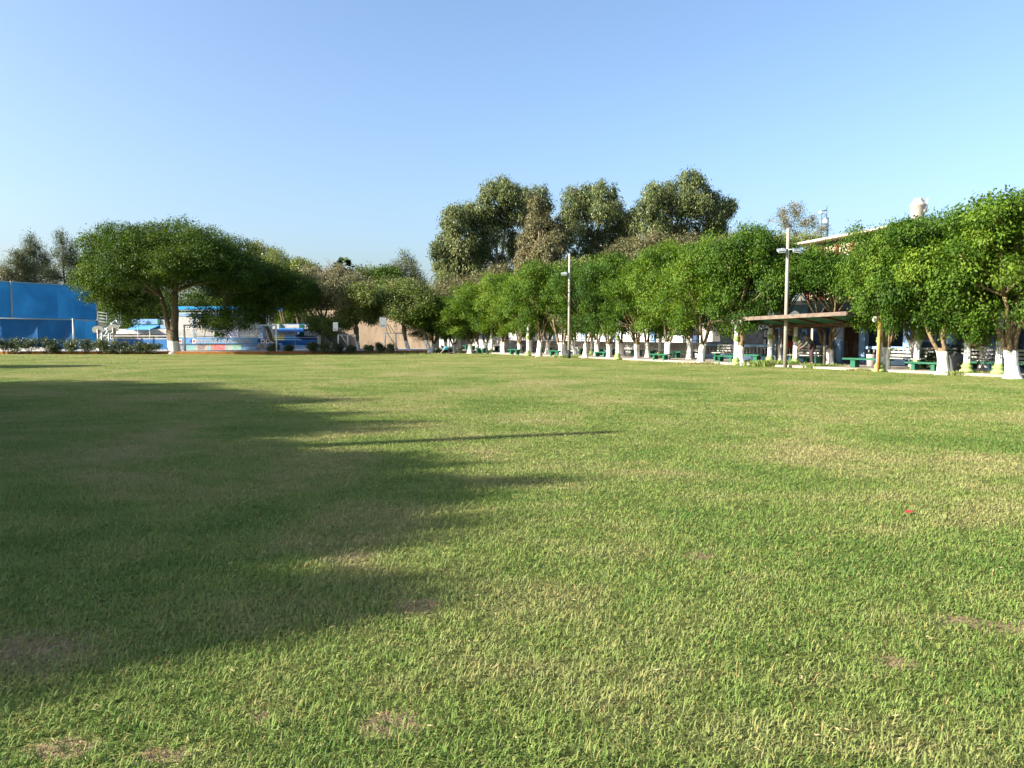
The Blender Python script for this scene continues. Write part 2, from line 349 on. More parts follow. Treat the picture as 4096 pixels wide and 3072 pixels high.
def cloth_mat():
    m, t, b = new_mat('blue_windscreen_cloth'); L = t.links.new
    tc = nd(t, 'ShaderNodeTexCoord')
    nz = nd(t, 'ShaderNodeTexNoise', i={'Scale': 0.45, 'Detail': 3.0, 'Roughness': 0.5, 'Distortion': 1.0}); L(tc.outputs['Object'], nz.inputs['Vector'])  # broad blue mottling stands for shadows showing through the cloth
    fz = nd(t, 'ShaderNodeTexNoise', i={'Scale': 30.0, 'Detail': 2.0}); L(tc.outputs['Object'], fz.inputs['Vector'])
    ad = nd(t, 'ShaderNodeMath', operation='MULTIPLY_ADD', i={1: 0.25}); L(fz.outputs['Fac'], ad.inputs[0]); L(nz.outputs['Fac'], ad.inputs[2])
    r = nd(t, 'ShaderNodeValToRGB'); L(ad.outputs[0], r.inputs[0])
    r.color_ramp.elements[0].position = 0.45; r.color_ramp.elements[0].color = (0.008, 0.068, 0.185, 1)
    r.color_ramp.elements[1].position = 0.8; r.color_ramp.elements[1].color = (0.011, 0.10, 0.25, 1)
    L(r.outputs[0], b.inputs['Base Color']); b.inputs['Roughness'].default_value = 0.75; b.inputs['Specular IOR Level'].default_value = 0.2
    bp = nd(t, 'ShaderNodeBump', i={'Strength': 0.5, 'Distance': 0.3}); L(nz.outputs['Fac'], bp.inputs['Height']); L(bp.outputs[0], b.inputs['Normal'])
    tr = nd(t, 'ShaderNodeBsdfTranslucent'); L(r.outputs[0], tr.inputs[0])
    mx = nd(t, 'ShaderNodeMixShader', i={0: 0.25}); L(b.outputs[0], mx.inputs[1]); L(tr.outputs[0], mx.inputs[2]); L(mx.outputs[0], t.nodes['Material Output'].inputs['Surface'])
    return m
M['windscreen'] = cloth_mat()
def mural_mat(name, cols, sx=1.0, sz=1.0, seed=0.0, tiles=True):
    """painted tiles: blocks of colour with grout-like joints"""
    m, t, b = new_mat(name); L = t.links.new
    tc = nd(t, 'ShaderNodeTexCoord'); mp = nd(t, 'ShaderNodeMapping'); mp.inputs['Scale'].default_value = (sx, sx, sz); mp.inputs['Location'].default_value = (seed, 0, seed * .7)
    L(tc.outputs['Object'], mp.inputs[0])
    v = nd(t, 'ShaderNodeTexVoronoi', i={'Scale': 1.0, 'Randomness': 1.0}); L(mp.outputs[0], v.inputs['Vector'])
    sp = nd(t, 'ShaderNodeSeparateColor'); L(v.outputs['Color'], sp.inputs[0])
    r = nd(t, 'ShaderNodeValToRGB'); r.color_ramp.interpolation = 'CONSTANT'; L(sp.outputs[0], r.inputs[0])
    e = r.color_ramp.elements
    while len(e) < len(cols): e.new(0.5)
    for i, c in enumerate(cols): e[i].position = i / len(cols); e[i].color = rgba(c)
    L(r.outputs[0], b.inputs['Base Color']); b.inputs['Roughness'].default_value = 0.5
    if tiles:
        ck = nd(t, 'ShaderNodeTexNoise', i={'Scale': 7.0, 'Detail': 2.0}); L(tc.outputs['Object'], ck.inputs['Vector'])
        mr = nd(t, 'ShaderNodeMapRange', i={1: 0.3, 2: 0.7, 3: 0.0, 4: 0.5}); L(ck.outputs['Fac'], mr.inputs[0])
        mx = nd(t, 'ShaderNodeMix', data_type='RGBA', i={'B': (0.45, 0.45, 0.42, 1)}); L(mr.outputs[0], mx.inputs['Factor']); L(r.outputs[0], mx.inputs['A']); L(mx.outputs['Result'], b.inputs['Base Color'])
    return m
M['mural1'] = mural_mat('mural_ochre_blue', [(.22, .30, .18), (.10, .30, .45), (.35, .32, .14), (.12, .35, .30)], 1.6, 1.5, 1)
M['mural2'] = mural_mat('mural_terracotta', [(.42, .20, .14), (.36, .22, .16), (.45, .25, .17), (.12, .08, .08)], 1.5, 1.8, 5)
M['mural3'] = mural_mat('mural_red', [(.50, .04, .05), (.55, .07, .06), (.50, .32, .10), (.48, .05, .05)], 1.6, 1.4, 9)
M['mural4'] = mural_mat('mural_green', [(.10, .32, .25), (.16, .38, .30), (.20, .30, .34), (.30, .38, .33)], 1.5, 2.0, 13)
M['mural5'] = mural_mat('mural_blue', [(.05, .24, .55), (.06, .28, .60), (.08, .30, .55), (.05, .22, .5)], 1.5, 2.0, 17)
M['mural6'] = mural_mat('mural_grey', [(.12, .18, .26), (.20, .22, .24), (.06, .08, .12), (.28, .30, .34)], 2.0, 2.0, 21)
M['mural7'] = mural_mat('mural_garden', [(.10, .34, .22), (.30, .36, .36), (.36, .26, .22), (.20, .32, .28), (.42, .44, .44)], 0.9, 1.6, 25)

# ------------------------------------------------------------------ ground
def sheet(name, pts, z, mat):
    b = MB(); b.add([(p[0], p[1], z) for p in pts], [tuple(range(len(pts)))])
    o = b.build(name, mat); tag(o, kind='structure'); return o
sheet('ground', [(-900, -200), (900, -200), (900, 1500), (-900, 1500)], 0.0, M['turf'])
KY = G(100, 354.2).y                                      # far edge of the lawn
KR = R(S(432, 0.6), 0.6)
rng = np.random.default_rng(7)
def grass_blades():
    def field(nwant, y0, y1, dens, seed):
        r = np.random.default_rng(seed)
        Y = r.uniform(y0, y1, nwant * 8); w = (1.42 * Y + 9.0) * dens(Y); w /= w.max()
        Y = Y[r.random(len(Y)) < w]; Y = Y[:nwant]
        X = (r.random(len(Y)) - 0.5) * (1.42 * Y + 9.0)
        return X, Y, r
    X, Y, r = field(1850000, 1.6, 58, lambda Y: 1 / (1 + (Y / 5.5) ** 2), 3)
    keep = r.random(len(X)) > soil_mask_np(X, Y) * 0.72
    q = (X - RA.x) * N.x + (Y - RA.y) * N.y
    keep &= (q < 0.3)
    X = X[keep]; Y = Y[keep]; n = len(X)
    # tufting: pull the blades of a patch towards shared directions
    cell = (np.floor(X * 9) * 928371 + np.floor(Y * 9) * 123457).astype(np.int64)
    ca = (np.abs(np.sin(cell * 12.9898) * 43758.5453) % 1.0) * 2 * np.pi
    ang = ca + r.normal(0, 1.7, n)
    far = np.clip(Y / 14.0, 0, 3)
    L = r.uniform(0.020, 0.050, n) * (1 - 0.27 * np.minimum(far, 2.0)); L *= np.where(r.random(n) < .08, 1.6, 1.0); wd = r.uniform(0.0013, 0.0027, n) * (1 + Y / 9.0)
    lean = np.clip(r.normal(1.12, 0.36, n), 0.1, 1.5)
    dx, dy = np.cos(ang), np.sin(ang); px_, py_ = -dy, dx
    tw = r.uniform(-0.8, 0.8, n)
    sxv = (px_ * np.cos(tw)) * wd; syv = (py_ * np.cos(tw)) * wd; szv = np.sin(tw) * wd * 0.5
    h1, o1 = L * 0.55 * np.cos(lean * 0.55), L * 0.55 * np.sin(lean * 0.55)
    h2, o2 = h1 + L * 0.45 * np.cos(lean * 1.25), o1 + L * 0.45 * np.sin(lean * 1.25)
    h2 = np.maximum(h2, 0.006)
    V = np.zeros((n, 6, 3), np.float32)
    for k, (o, h, f) in enumerate(((0, -0.002, 1.0), (o1, h1, 0.85), (o2, h2, 0.12))):
        for j, sg in enumerate((-1, 1)):
            V[:, k * 2 + j, 0] = X + dx * o + sg * sxv * f; V[:, k * 2 + j, 1] = Y + dy * o + sg * syv * f; V[:, k * 2 + j, 2] = h + sg * szv * f * (k > 0)
    b = (np.arange(n) * 6)[:, None]
    F = np.concatenate([b + np.array([[0, 1, 3, 2]]), b + np.array([[2, 3, 5, 4]])], axis=1).reshape(-1, 4)
    tint = np.repeat(r.random(n), 2)
    me = np_mesh('grass_blades', V.reshape(-1, 3), F, 4, M['blade'], tint)
    o = bpy.data.objects.new('lawn_grass', me); COL.objects.link(o)
    tag(o, 'short mown lawn grass with dry yellowish patches', 'grass', kind='stuff')
grass_blades()
def dry_bits():
    r = np.random.default_rng(12); n = 1500; Y = 2.4 + r.random(n) ** 1.5 * 12; X = (r.random(n) - .5) * (1.42 * Y + 2); a = r.uniform(0, 6.28, n); L = r.uniform(.006, .019, n); w = L * r.uniform(.12, .25, n); z = r.uniform(.02, .034, n)
    dx, dy = np.cos(a), np.sin(a); V = np.stack([np.stack([X - dx * L, Y - dy * L, z], 1), np.stack([X - dy * w, Y + dx * w, z + .004], 1), np.stack([X + dx * L, Y + dy * L, z + r.uniform(-.01, .012, n)], 1), np.stack([X + dy * w, Y - dx * w, z], 1)], 1).reshape(-1, 3)
    me = np_mesh('dry_clippings', V, np.arange(n * 4).reshape(-1, 4), 4, M['clip']); o = bpy.data.objects.new('dry_clippings', me); COL.objects.link(o); tag(o, 'scattered dry straw clippings and leaf bits on the lawn', 'clippings', kind='stuff')
dry_bits()

# ------------------------------------------------------------------ foliage
def leaves_np(r, C, Nrm, per, spread, size, droop, tint_c, flat=0.7, wr=0.45, rnd=0.6):
    """C clump centres (m,3), Nrm outward normals, tint_c per clump"""
    m = len(C); n = m * per
    Cc = np.repeat(C, per, 0); Nn = np.repeat(Nrm, per, 0)
    g = r.normal(0, 1, (n, 3)) * spread * np.array([1, 1, flat])
    p = Cc + g
    d = Nn * 0.5 + np.array([0, 0, -droop]) + r.normal(0, rnd, (n, 3)); d /= np.linalg.norm(d, axis=1)[:, None] + 1e-9
    nm = Nn * 0.7 + np.array([0, 0, 0.45]) + r.normal(0, rnd * 0.8, (n, 3)); 
    sd = np.cross(d, nm); sd /= np.linalg.norm(sd, axis=1)[:, None] + 1e-9
    L = size * r.uniform(0.65, 1.25, n)[:, None]
    V = np.stack([p, p + d * L * 0.45 + sd * L * wr / 2, p + d * L, p + d * L * 0.45 - sd * L * wr / 2], 1).reshape(-1, 3)
    F = np.arange(n * 4).reshape(-1, 4)
    T = np.clip(np.repeat(tint_c, per) * 0.7 + r.random(n) * 0.32, 0, 1)
    return V, F, T
def crown_mesh(name, seed, blobs, mat, clumps, per, spread=0.22, size=0.12, droop=0.5, inner=0.25, flat=0.7, wr=0.45, rnd=0.6, floor=None):
    """blobs: (x,y,z,rx,ry,rz)"""
    r = np.random.default_rng(seed); B = np.array(blobs, float)
    area = (B[:, 3] * B[:, 4] + B[:, 4] * B[:, 5] + B[:, 3] * B[:, 5]); pr = area / area.sum()
    idx = r.choice(len(B), clumps, p=pr)
    D = r.normal(0, 1, (clumps, 3)); D /= np.linalg.norm(D, axis=1)[:, None]
    rad = np.where(r.random(clumps) < inner, r.uniform(0.2, 0.8, clumps), r.uniform(0.82, 1.08, clumps))
    wob = 1 + 0.12 * np.sin(D[:, 0] * 7 + idx) * np.cos(D[:, 2] * 6 + idx * 2)
    C = B[idx, :3] + D * B[idx, 3:] * (rad * wob)[:, None]
    if floor is not None:
        k = C[:, 2] > floor; C = C[k]; D = D[k]; idx = idx[k]
    bt = r.random(len(B))
    tc = np.clip(0.35 * bt[idx] + 0.65 * r.random(len(C)), 0, 1)
    V, F, T = leaves_np(r, C, D, per, spread, size, droop, tc, flat, wr, rnd)
    return np_mesh(name, V, F, 4, mat, T)

def limb(mb, a, b, r0, r1, rr, seg=6, sag=0.12, n=7):
    a = Vector(a); b = Vector(b); L = (b - a).length
    off = Vector((rr.uniform(-1, 1), rr.uniform(-1, 1), rr.uniform(-.3, 1))) * L * sag
    pts = []; rad = []
    for i in range(seg + 1):
        t = i / seg; q = a.lerp(b, t) + off * math.sin(math.pi * t) + Vector((rr.uniform(-1, 1), rr.uniform(-1, 1), 0)) * L * 0.015 * (0 < i < seg)
        pts.append(q); rad.append(r0 + (r1 - r0) * t)
    mb.tube(pts, rad, n=n)
    return pts

def ficus_trunk(name, seed, blobs, mat, stems=3, lean=0.0, fork=0.85, base=0.24, r=None):
    rr = random.Random(seed); mb = MB()
    # flared, fluted base
    n = 14; prof = [(base * 1.55, -0.05), (base * 1.2, 0.08), (base * 1.0, 0.28), (base * .92, 0.6), (base * 1.0, fork), (base * .8, fork + .22)]
    ph = [rr.uniform(0, 6.28) for _ in range(3)]; vs = []
    lx, ly = lean * 0.4, rr.uniform(-.08, .08)
    for (rd, z) in prof:
        for k in range(n):
            th = 2 * math.pi * k / n
            q = rd * (1 + 0.16 * math.cos(3 * th + ph[0]) * (1.2 if z < .3 else .8) + 0.08 * math.cos(5 * th + ph[1]))
            vs.append((q * math.cos(th) + lx * z, q * math.sin(th) + ly * z, z))
    fs = [(i * n + k, i * n + (k + 1) % n, (i + 1) * n + (k + 1) % n, (i + 1) * n + k) for i in range(len(prof) - 1) for k in range(n)]
    fs.append(tuple((len(prof) - 1) * n + k for k in range(n))); mb.add(vs, fs, 0, True)
    a0 = rr.uniform(0, 6.28)
    tops = []
    for i in range(stems):
        a = a0 + 6.28 * i / stems + rr.uniform(-.3, .3)
        s = Vector((lx * fork + math.cos(a) * base * .5, ly * fork + math.sin(a) * base * .5, fork - .1))
        e = Vector((s.x + math.cos(a) * rr.uniform(.15, .55) + lean, s.y + math.sin(a) * rr.uniform(.15, .5), rr.uniform(2.2, 2.9)))
        limb(mb, s, e, base * .44, base * .27, rr, 6, .07); tops.append(e)
        if rr.random() < .6:
            a2 = a + rr.uniform(-.8, .8)
            limb(mb, s.lerp(e, .4), s.lerp(e, .4) + Vector((math.cos(a2) * .5, math.sin(a2) * .5, .9)), base * .22, base * .1, rr, 4, .05)
    for j, bl in enumerate(blobs):
        t = min(tops, key=lambda q: (q - Vector(bl[:3])).length + rr.uniform(0, .5))
        limb(mb, t, bl[:3], base * .28, base * .08, rr, 4, .06, 6)
    me = mb.build(name, mat); return me

def row_blobs(seed, h=6.4, rad=1.9, low=2.7):
    rr = random.Random(seed); B = []
    n = 26
    for k in range(n):
        f = (k + .5) / n; z = low + (h - low - .5) * f
        rw = rad * (0.78 + 0.34 * math.sin(math.pi * min(1, f * .95 + .10)))
        a = k * 2.4 + rr.uniform(-.5, .5); d = rw * rr.uniform(.55, .80)
        q = rr.uniform(.40, .74)
        B.append((math.cos(a) * d, math.sin(a) * d, z + rr.uniform(-.2, .2), q, q, q * rr.uniform(.75, 1.15)))
        if f < .2: B[-1] = B[-1][:2] + (z - rr.uniform(0, .35), q * .8, q * .8, q * .9)
    B.append((rr.uniform(-.3, .3), 0, h - .55, .6, .6, .6)); B.append((.5, .3, h - 1.0, .6, .6, .5)); B.append((0, 0, (low + h) / 2, 1.0, 1.0, 1.4))
    return B
VAR = []
for v in range(8):
    bl = row_blobs(50 + v, 6.4, 2.3 if v % 2 else 2.1, 2.25 if v < 6 else 4.6)
    cm = crown_mesh('ficus_crown', 70 + v, bl, M['ficus'], 560, 80, spread=0.20, size=0.120, droop=0.8, inner=0.15, rnd=.42)
    to = ficus_trunk('trunk', 90 + v, bl, M['bark_wash'], stems=3 + v % 3, lean=(-.25, .2, 0, .3, -.1, .1, -.15, .1)[v], base=.175)
    VAR.append((to.data, cm)); bpy.data.objects.remove(to)
for v in (8, 9):
    bl = row_blobs(50 + v, 6.4, 2.15, 2.3) + [(0, 0, 3.4, 1.5, 1.5, 1.0), (0, 0, 4.8, 1.5, 1.5, 1.1)]
    cm = crown_mesh('dense_ficus_crown', 70 + v, bl, M['ficus'], 900, 64, spread=0.2, size=0.19, droop=0.6, inner=0.35)
    to = ficus_trunk('trunk', 90 + v, bl, M['bark_wash'], stems=4, lean=0, base=.19)
    VAR.append((to.data, cm)); bpy.data.objects.remove(to)
def put_ficus(v, loc, h, rz, label, group, sxy=1.0, name='ficus_tree', wood=None):
    t = empty(name, loc, rz, label, 'tree', group)
    t.scale = (sxy, sxy, h / 6.55)
    link('trunk', VAR[v][0], (), t); link('crown', VAR[v][1], (), t)
    return t
# front row: foot pixel, crown top pixel, label
FR = [(1012, 378.5, 184, 'thick forked tree with whitewashed base at the right edge, tallest crown of the row'),
      (943.8, 374.8, 209, 'whitewashed forked tree standing just left of the grey litter bin'),
      (885.6, 371.7, 221, 'whitewashed tree right behind the ochre post'),
      (830.7, 369.3, 243, 'whitewashed tree behind the right-hand post of the flat-roofed shelter'),
      (780, 365.6, 238, 'whitewashed tree hidden behind the tall lamp pole and shelter roof'),
      (740, 365, 229, 'whitewashed slender tree hugging the lime and white column left of the shelter'),
      (701, 363.2, 236, 'whitewashed tree with dark knotted fork where the balustrade begins'),
      (667.4, 361.2, 243, 'whitewashed tree beside the green bench in front of the low wall, picture frames behind'),
      (637, 360, 254, 'thin whitewashed tree leaning slightly left, between two green benches'),
      (609, 358.8, 256, 'whitewashed tree with two bare stems just left of the lime-based column'),
      (584.7, 357.8, 256, 'squat broad whitewashed tree right of the white plastic chair'),
      (562, 356.7, 268, 'whitewashed tree with bare twiggy crown just left of the thin lamp pole'),
      (539, 356, 262, 'whitewashed tree left of the bare twiggy one, right of a lime-based column'),
      (520.4, 354.8, 270, 'whitewashed many-stemmed tree in front of the red cloth'),
      (502.8, 354, 276, 'whitewashed Y-forked tree between two small green benches'),
      (486, 353.4, 281, 'thin whitewashed tree leaning next to a white column with lime rings'),
      (469.6, 353.4, 286, 'whitewashed tree left of the first small green bench'),
      (454, 352.9, 292, 'shaded whitewashed multi-stem tree right of the crouching person'),
      (433, 352.6, 300, 'shaded whitewashed tree at the far left end of the row')]
rs = random.Random(5)
for i, (px, py, top, lab) in enumerate(FR):
    p = G(px, py); h = P(px, top, p.y).z
    if i == 11: continue
    v = (i * 5 + 1) % 6
    if i in (3, 4): v = 3 + i; p = R(S(px, 3.0), 3.0)
    h *= (1.0, 1.0, 1.0, 1.0, .97, 1.05, .93, 1.04, .95, 1.05, .94, 1, 1.05, .93, 1.05, .96, 1.04, .95, 1)[i]
    if i == 0: sxy = 1.3
    elif i == 2: sxy = .82
    else: sxy = (1.1 if i < 4 else 1.0) * rs.uniform(.94, 1.06)
    put_ficus(v, (p.x, p.y, 0), h, rs.uniform(0, 6.28), lab, 'whitewashed ficus trees lining the lawn', sxy)
# the bare twiggy one
def twiggy(loc, h, label, group):
    t = empty('ficus_tree', loc, 0.4, label, 'tree', group); rr = random.Random(3); mb = MB()
    bl = [(0, 0, 2.2, .3, .3, .4)]
    tr = ficus_trunk('trunk', 203, bl, M['bark_wash'], stems=3, lean=-.1, base=.26); tr.parent = t
    tw = MB()
    for k in range(46):
        a = rr.uniform(0, 6.28); e = rr.uniform(.35, 1.3); L = rr.uniform(.5, 1.1)
        s = Vector((rr.uniform(-.2, .2), rr.uniform(-.2, .2), rr.uniform(1.9, 2.3)))
        q = s + Vector((math.cos(a) * math.cos(e), math.sin(a) * math.cos(e), math.sin(e))) * L
        limb(tw, s, q, .022, .008, rr, 4, .08, 4)
        for j in range(2):
            b = s.lerp(q, rr.uniform(.4, .8)); limb(tw, b, b + Vector((rr.uniform(-.4, .4), rr.uniform(-.4, .4), rr.uniform(.1, .5))), .012, .005, rr, 2, .03, 3)
    tw.build('twigs', M['twig'], t)
    bl2 = [(.3, .2, 2.5, .5, .5, .35), (-.3, 0, 2.7, .4, .4, .3), (.5, .3, h - 1.4, 1.2, 1.2, .9), (.1, .6, h - 2.2, 1.1, 1.1, .8)]
    link('crown', crown_mesh('sparse_crown', 204, bl2, M['ficus'], 170, 36, .2, .12, .6), (), t)
p = G(562, 356.7); twiggy((p.x, p.y, 0), P(562, 268, p.y).z, FR[11][3], 'whitewashed ficus trees lining the lawn')
# back row, 3.4 m behind
BK = [(985, 'dark tree behind the litter bin, nearest of the back row', 6.9), (915, 'tree behind the white-slatted bench, left of the bin', 6.5),
      (690, 'shaded tree standing between the low wall and the picture frames', 6.6), (648, 'dark thick trunk behind the thin leaning tree', 6.5), (622, 'shaded trunk behind the lime-based column', 6.4), (597, 'forked dark trunk behind the green bench block', 6.3),
      (575, 'dark Y-shaped trunk behind the white plastic chair', 6.2), (548, 'dark trunk leaning left behind the small green bench', 6.2), (530, 'dark trunk behind the second lime-ringed column', 6.0), (508, 'dark leaning trunk behind the Y-forked tree', 5.9), (478, 'dark trunk behind the first small green bench', 5.6), (446, 'shaded trunk behind the crouching person', 5.4)]
for i, (px, lab, h) in enumerate(BK):
    s = S(px, 3.2); q = R(s, 3.2)
    put_ficus((i * 7 + 3) % 6, (q.x, q.y, 0.1), h * rs.uniform(.97, 1.06), rs.uniform(0, 6.28), lab, 'second row of trees on the walkway', rs.uniform(.92, 1.05))

# trees off to the left whose shadows lie on the lawn
SH = [(-2.9, 3.9), (-2.0, 4.6), (-.9, 5.9), (0.2, 7.9), (-1.2, 9.6), (-2.1, 13.0), (-6.6, 18.2), (-4.2, 15.6)]
for i, (x, y) in enumerate(SH):
    h = 7.2; Lh = (h - .6) / math.tan(SUN_EL)
    q = (x - AZ[0] * Lh - 2.5, y - AZ[1] * Lh, 0)
    put_ficus(8 + i % 2, q, h, i * 1.3, 'leafy tree past the left edge, its shade ' + ('nearest the camera', 'second nearest the camera', 'just beyond the nearest shade', 'on the lower middle of the lawn', 'furthest to the right', 'beside the long pole shadow', 'around the middle of the dark patch', 'at the upper tip of the dark patch', 'below the upper tip', 'left of centre')[i], 'trees along the left side of the lawn', 1.1)
for i, (x, y, h) in enumerate([(-11.5, 23.2, 6.6), (-19.8, 38.0, 6.2), (-6.5, 9.5, 7.5), (-7, 15, 7.4), (-9.5, 12.2, 7.6), (-4.2, 6.2, 7.0), (-27, 33.6, 6.5)]):
    Lh = (h - .6) / math.tan(SUN_EL)
    put_ficus(8 + i % 2, (x - AZ[0] * Lh - 2.5, y - AZ[1] * Lh, 0), h, i * 2.1, 'tree outside the left edge whose shade ' + ('is the lone strip above the big dark patch', 'is the farthest thin streak by the hedge', 'fills the left of the dark patch', 'fills the upper left of the dark patch', 'fills the centre left of the dark patch', 'fills the lower left of the dark patch', 'is the middle thin streak at far left', 'spare')[i], 'trees along the left side of the lawn', 1.0)

for i in range(7):  # unseen second row, added to cut sky light on the shaded lawn
    x, y = -25.5 - (i > 4) * (i - 4) * 2.6, -4 + i * 3.4
    put_ficus(8 + i % 2, (x, y, 0), 10.5, i * 1.7, 'tall unseen tree added to dim the left sky, ' + ('first', 'second', 'third', 'fourth', 'fifth', 'sixth', 'seventh', 'eighth', 'ninth')[i] + ' away from the camera', 'unseen trees added to cut sky light', 1.75)

for i, (x, y) in enumerate([(-19.5, 1.2), (-20.5, -1.0), (-17.5, 4.0), (-19.0, 6.5)]):  # unseen extra trees, added so the near shade falls solid
    put_ficus(8 + i % 2, (x, y, 0), 6.6, i * .9, 'low unseen tree added to fill the shade, ' + ('level with the camera', 'just behind the camera', 'a few steps ahead of the camera', 'beside the lone concrete pole', 'farther on')[i], 'trees along the left side of the lawn', 1.1)
for i in range(4):  # unseen tall line, added to block low sky behind the left trees
    y = -26 + i * 10.5; put_ficus(8 + i % 2, (-47 - max(0, i - 3) * 5.5, y, 0), 19.5 - i, i * 1.1, 'very tall unseen tree added to block low sky, ' + ('first', 'second', 'third', 'fourth', 'fifth', 'sixth', 'seventh')[i] + ' of its line', 'very tall unseen trees added to block low sky', 3.4)

for i, (x, y, h, w) in enumerate([(.36, 8.0, 7.6, .5), (-.1, 6.4, 7.0, .42), (-1.1, 9.4, 7.4, .42), (-2.1, 13.1, 7.8, .5), (-2.9, 15.2, 7.4, .4), (-6.4, 19.2, 7.6, .45), (-.6, 4.6, 6.6, .42), (-10.9, 23.3, 6.8, .35), (-1.9, 3.9, 6.6, .5), (-1.2, 4.4, 6.2, .36), (-2.9, 3.3, 6.6, .5)]):
    Lh = (h - .5) / math.tan(SUN_EL)
    put_ficus(i % 6, (x - AZ[0] * Lh - .5, y - AZ[1] * Lh, 0), h, i * 1.3, 'slim tree past the left edge, shade is the ' + ('finger reaching furthest right', 'finger below the furthest one', 'short finger above the furthest one', 'finger ending under the thin pole shadow', 'small finger above the pole shadow', 'finger high on the dark patch', 'lowest finger near the bare spot', 'thin streak above the dark patch', 'lobe at the bottom left', 'small bottom lobe', 'bottom left corner lobe')[i], 'slim trees past the left edge', w)

# big umbrella ficus on the left
def big_ficus():
    g = P(174, 353.4, KY + .5); base = Vector((g.x, g.y, 0)); t = empty('ficus_tree', base, 0, 'large umbrella-shaped dark green tree with whitewashed foot beside the white goal', 'tree')
    rr = random.Random(11); B = []
    RX, RY = 6.5, 6.2
    rings = [(0, 1), (.34, 6), (.64, 12), (.92, 20)]
    for rad, cnt in rings:
        for k in range(cnt):
            a = 6.283 * k / cnt + rr.uniform(-.2, .2); q = rad * rr.uniform(.93, 1.07)
            x = math.cos(a) * q * RX + .75; y = math.sin(a) * q * RY
            z = 4.6 + 4.7 * math.sqrt(max(0, 1 - min(q, 1) ** 2)) + rr.uniform(-.25, .25)
            s = rr.uniform(1.15, 1.6)
            B.append((x, y, z, s * 1.1, s, s * .85))
    for (px, py, s, dy) in [(205, 316, 1.1, -1), (222, 322, 1.0, -2), (240, 318, 1.2, -1), (255, 310, 1.3, 0), (232, 304, 1.2, 0), (93, 245, 1.1, 0), (100, 239, 1.2, 1), (95, 257, 1.0, -1), (106, 268, 1.2, 0), (110, 236, 1.3, 1), (103, 254, 1.4, -2),  (118, 262, 1.4, -4), (134, 250, 1.4, -4), (104, 278, 1.3, -2), (112, 300, .8, -1), (120, 308, .9, 0), (130, 316, .9, 2), (145, 298, 1.1, 3), (125, 302, .8, 2), (222, 332, .55, -2)]:
        w = P(px, py, base.y + dy) - base; B.append((w.x, w.y, w.z, s, s, s * .75))
    for k in range(20):
        a = k * 2.4; q = math.sqrt((k + .5) / 20) * 5.2; B.append((math.cos(a) * q, math.sin(a) * q, rr.uniform(6.2, 7.6) - q * .12, 1.1, 1.1, .8))
    # trunk: two stems from a whitewashed foot, big spreading limbs
    mb = MB()
    mb.tube([(0, 0, -.1), (.02, 0, .25), (-.02, 0, .9), (-.1, 0, 1.9)], [.62, .5, .44, .46], 14)
    J = Vector((.2, 0, 5.0)); J2 = Vector((-1.0, .2, 4.6))
    limb(mb, (.05, 0, 1.5), J, .34, .22, rr, 8, .04, 10); limb(mb, (-.22, 0, 1.5), J2, .24, .14, rr, 8, .05, 9)
    far = [Vector(b[:3]) for b in B]
    hubs = []
    for (x, y, z, src) in [(-2.2, -1, 6.6, 1), (2.2, -1, 7.0, 0), (-1.0, 1.6, 7.6, 0), (4.2, -.6, 5.7, 0), (.8, .5, 7.9, 0), (-4.2, 0, 5.9, 1), (3.4, 2.8, 6.6, 0), (-2.8, 3, 6.4, 1), (1.0, -3.2, 6.6, 0), (-1.6, -3.4, 6.4, 1)]:
        limb(mb, J if src == 0 else J2, (x, y, z), .14, .07, rr, 7, .08, 8); hubs.append(Vector((x, y, z)))
    for b in far:
        hb = min(hubs, key=lambda q: (q - b).length); limb(mb, hb, b, .055, .02, rr, 5, .08, 6)
    mb.build('trunk', M['bark_wash_grey'], t)
    link('crown', crown_mesh('big_crown', 301, B, M['ficus_dark'], 5200, 48, spread=.24, size=.155, droop=.4, inner=.22), (), t)
big_ficus()

E_ = 'eucalyptus_tree'
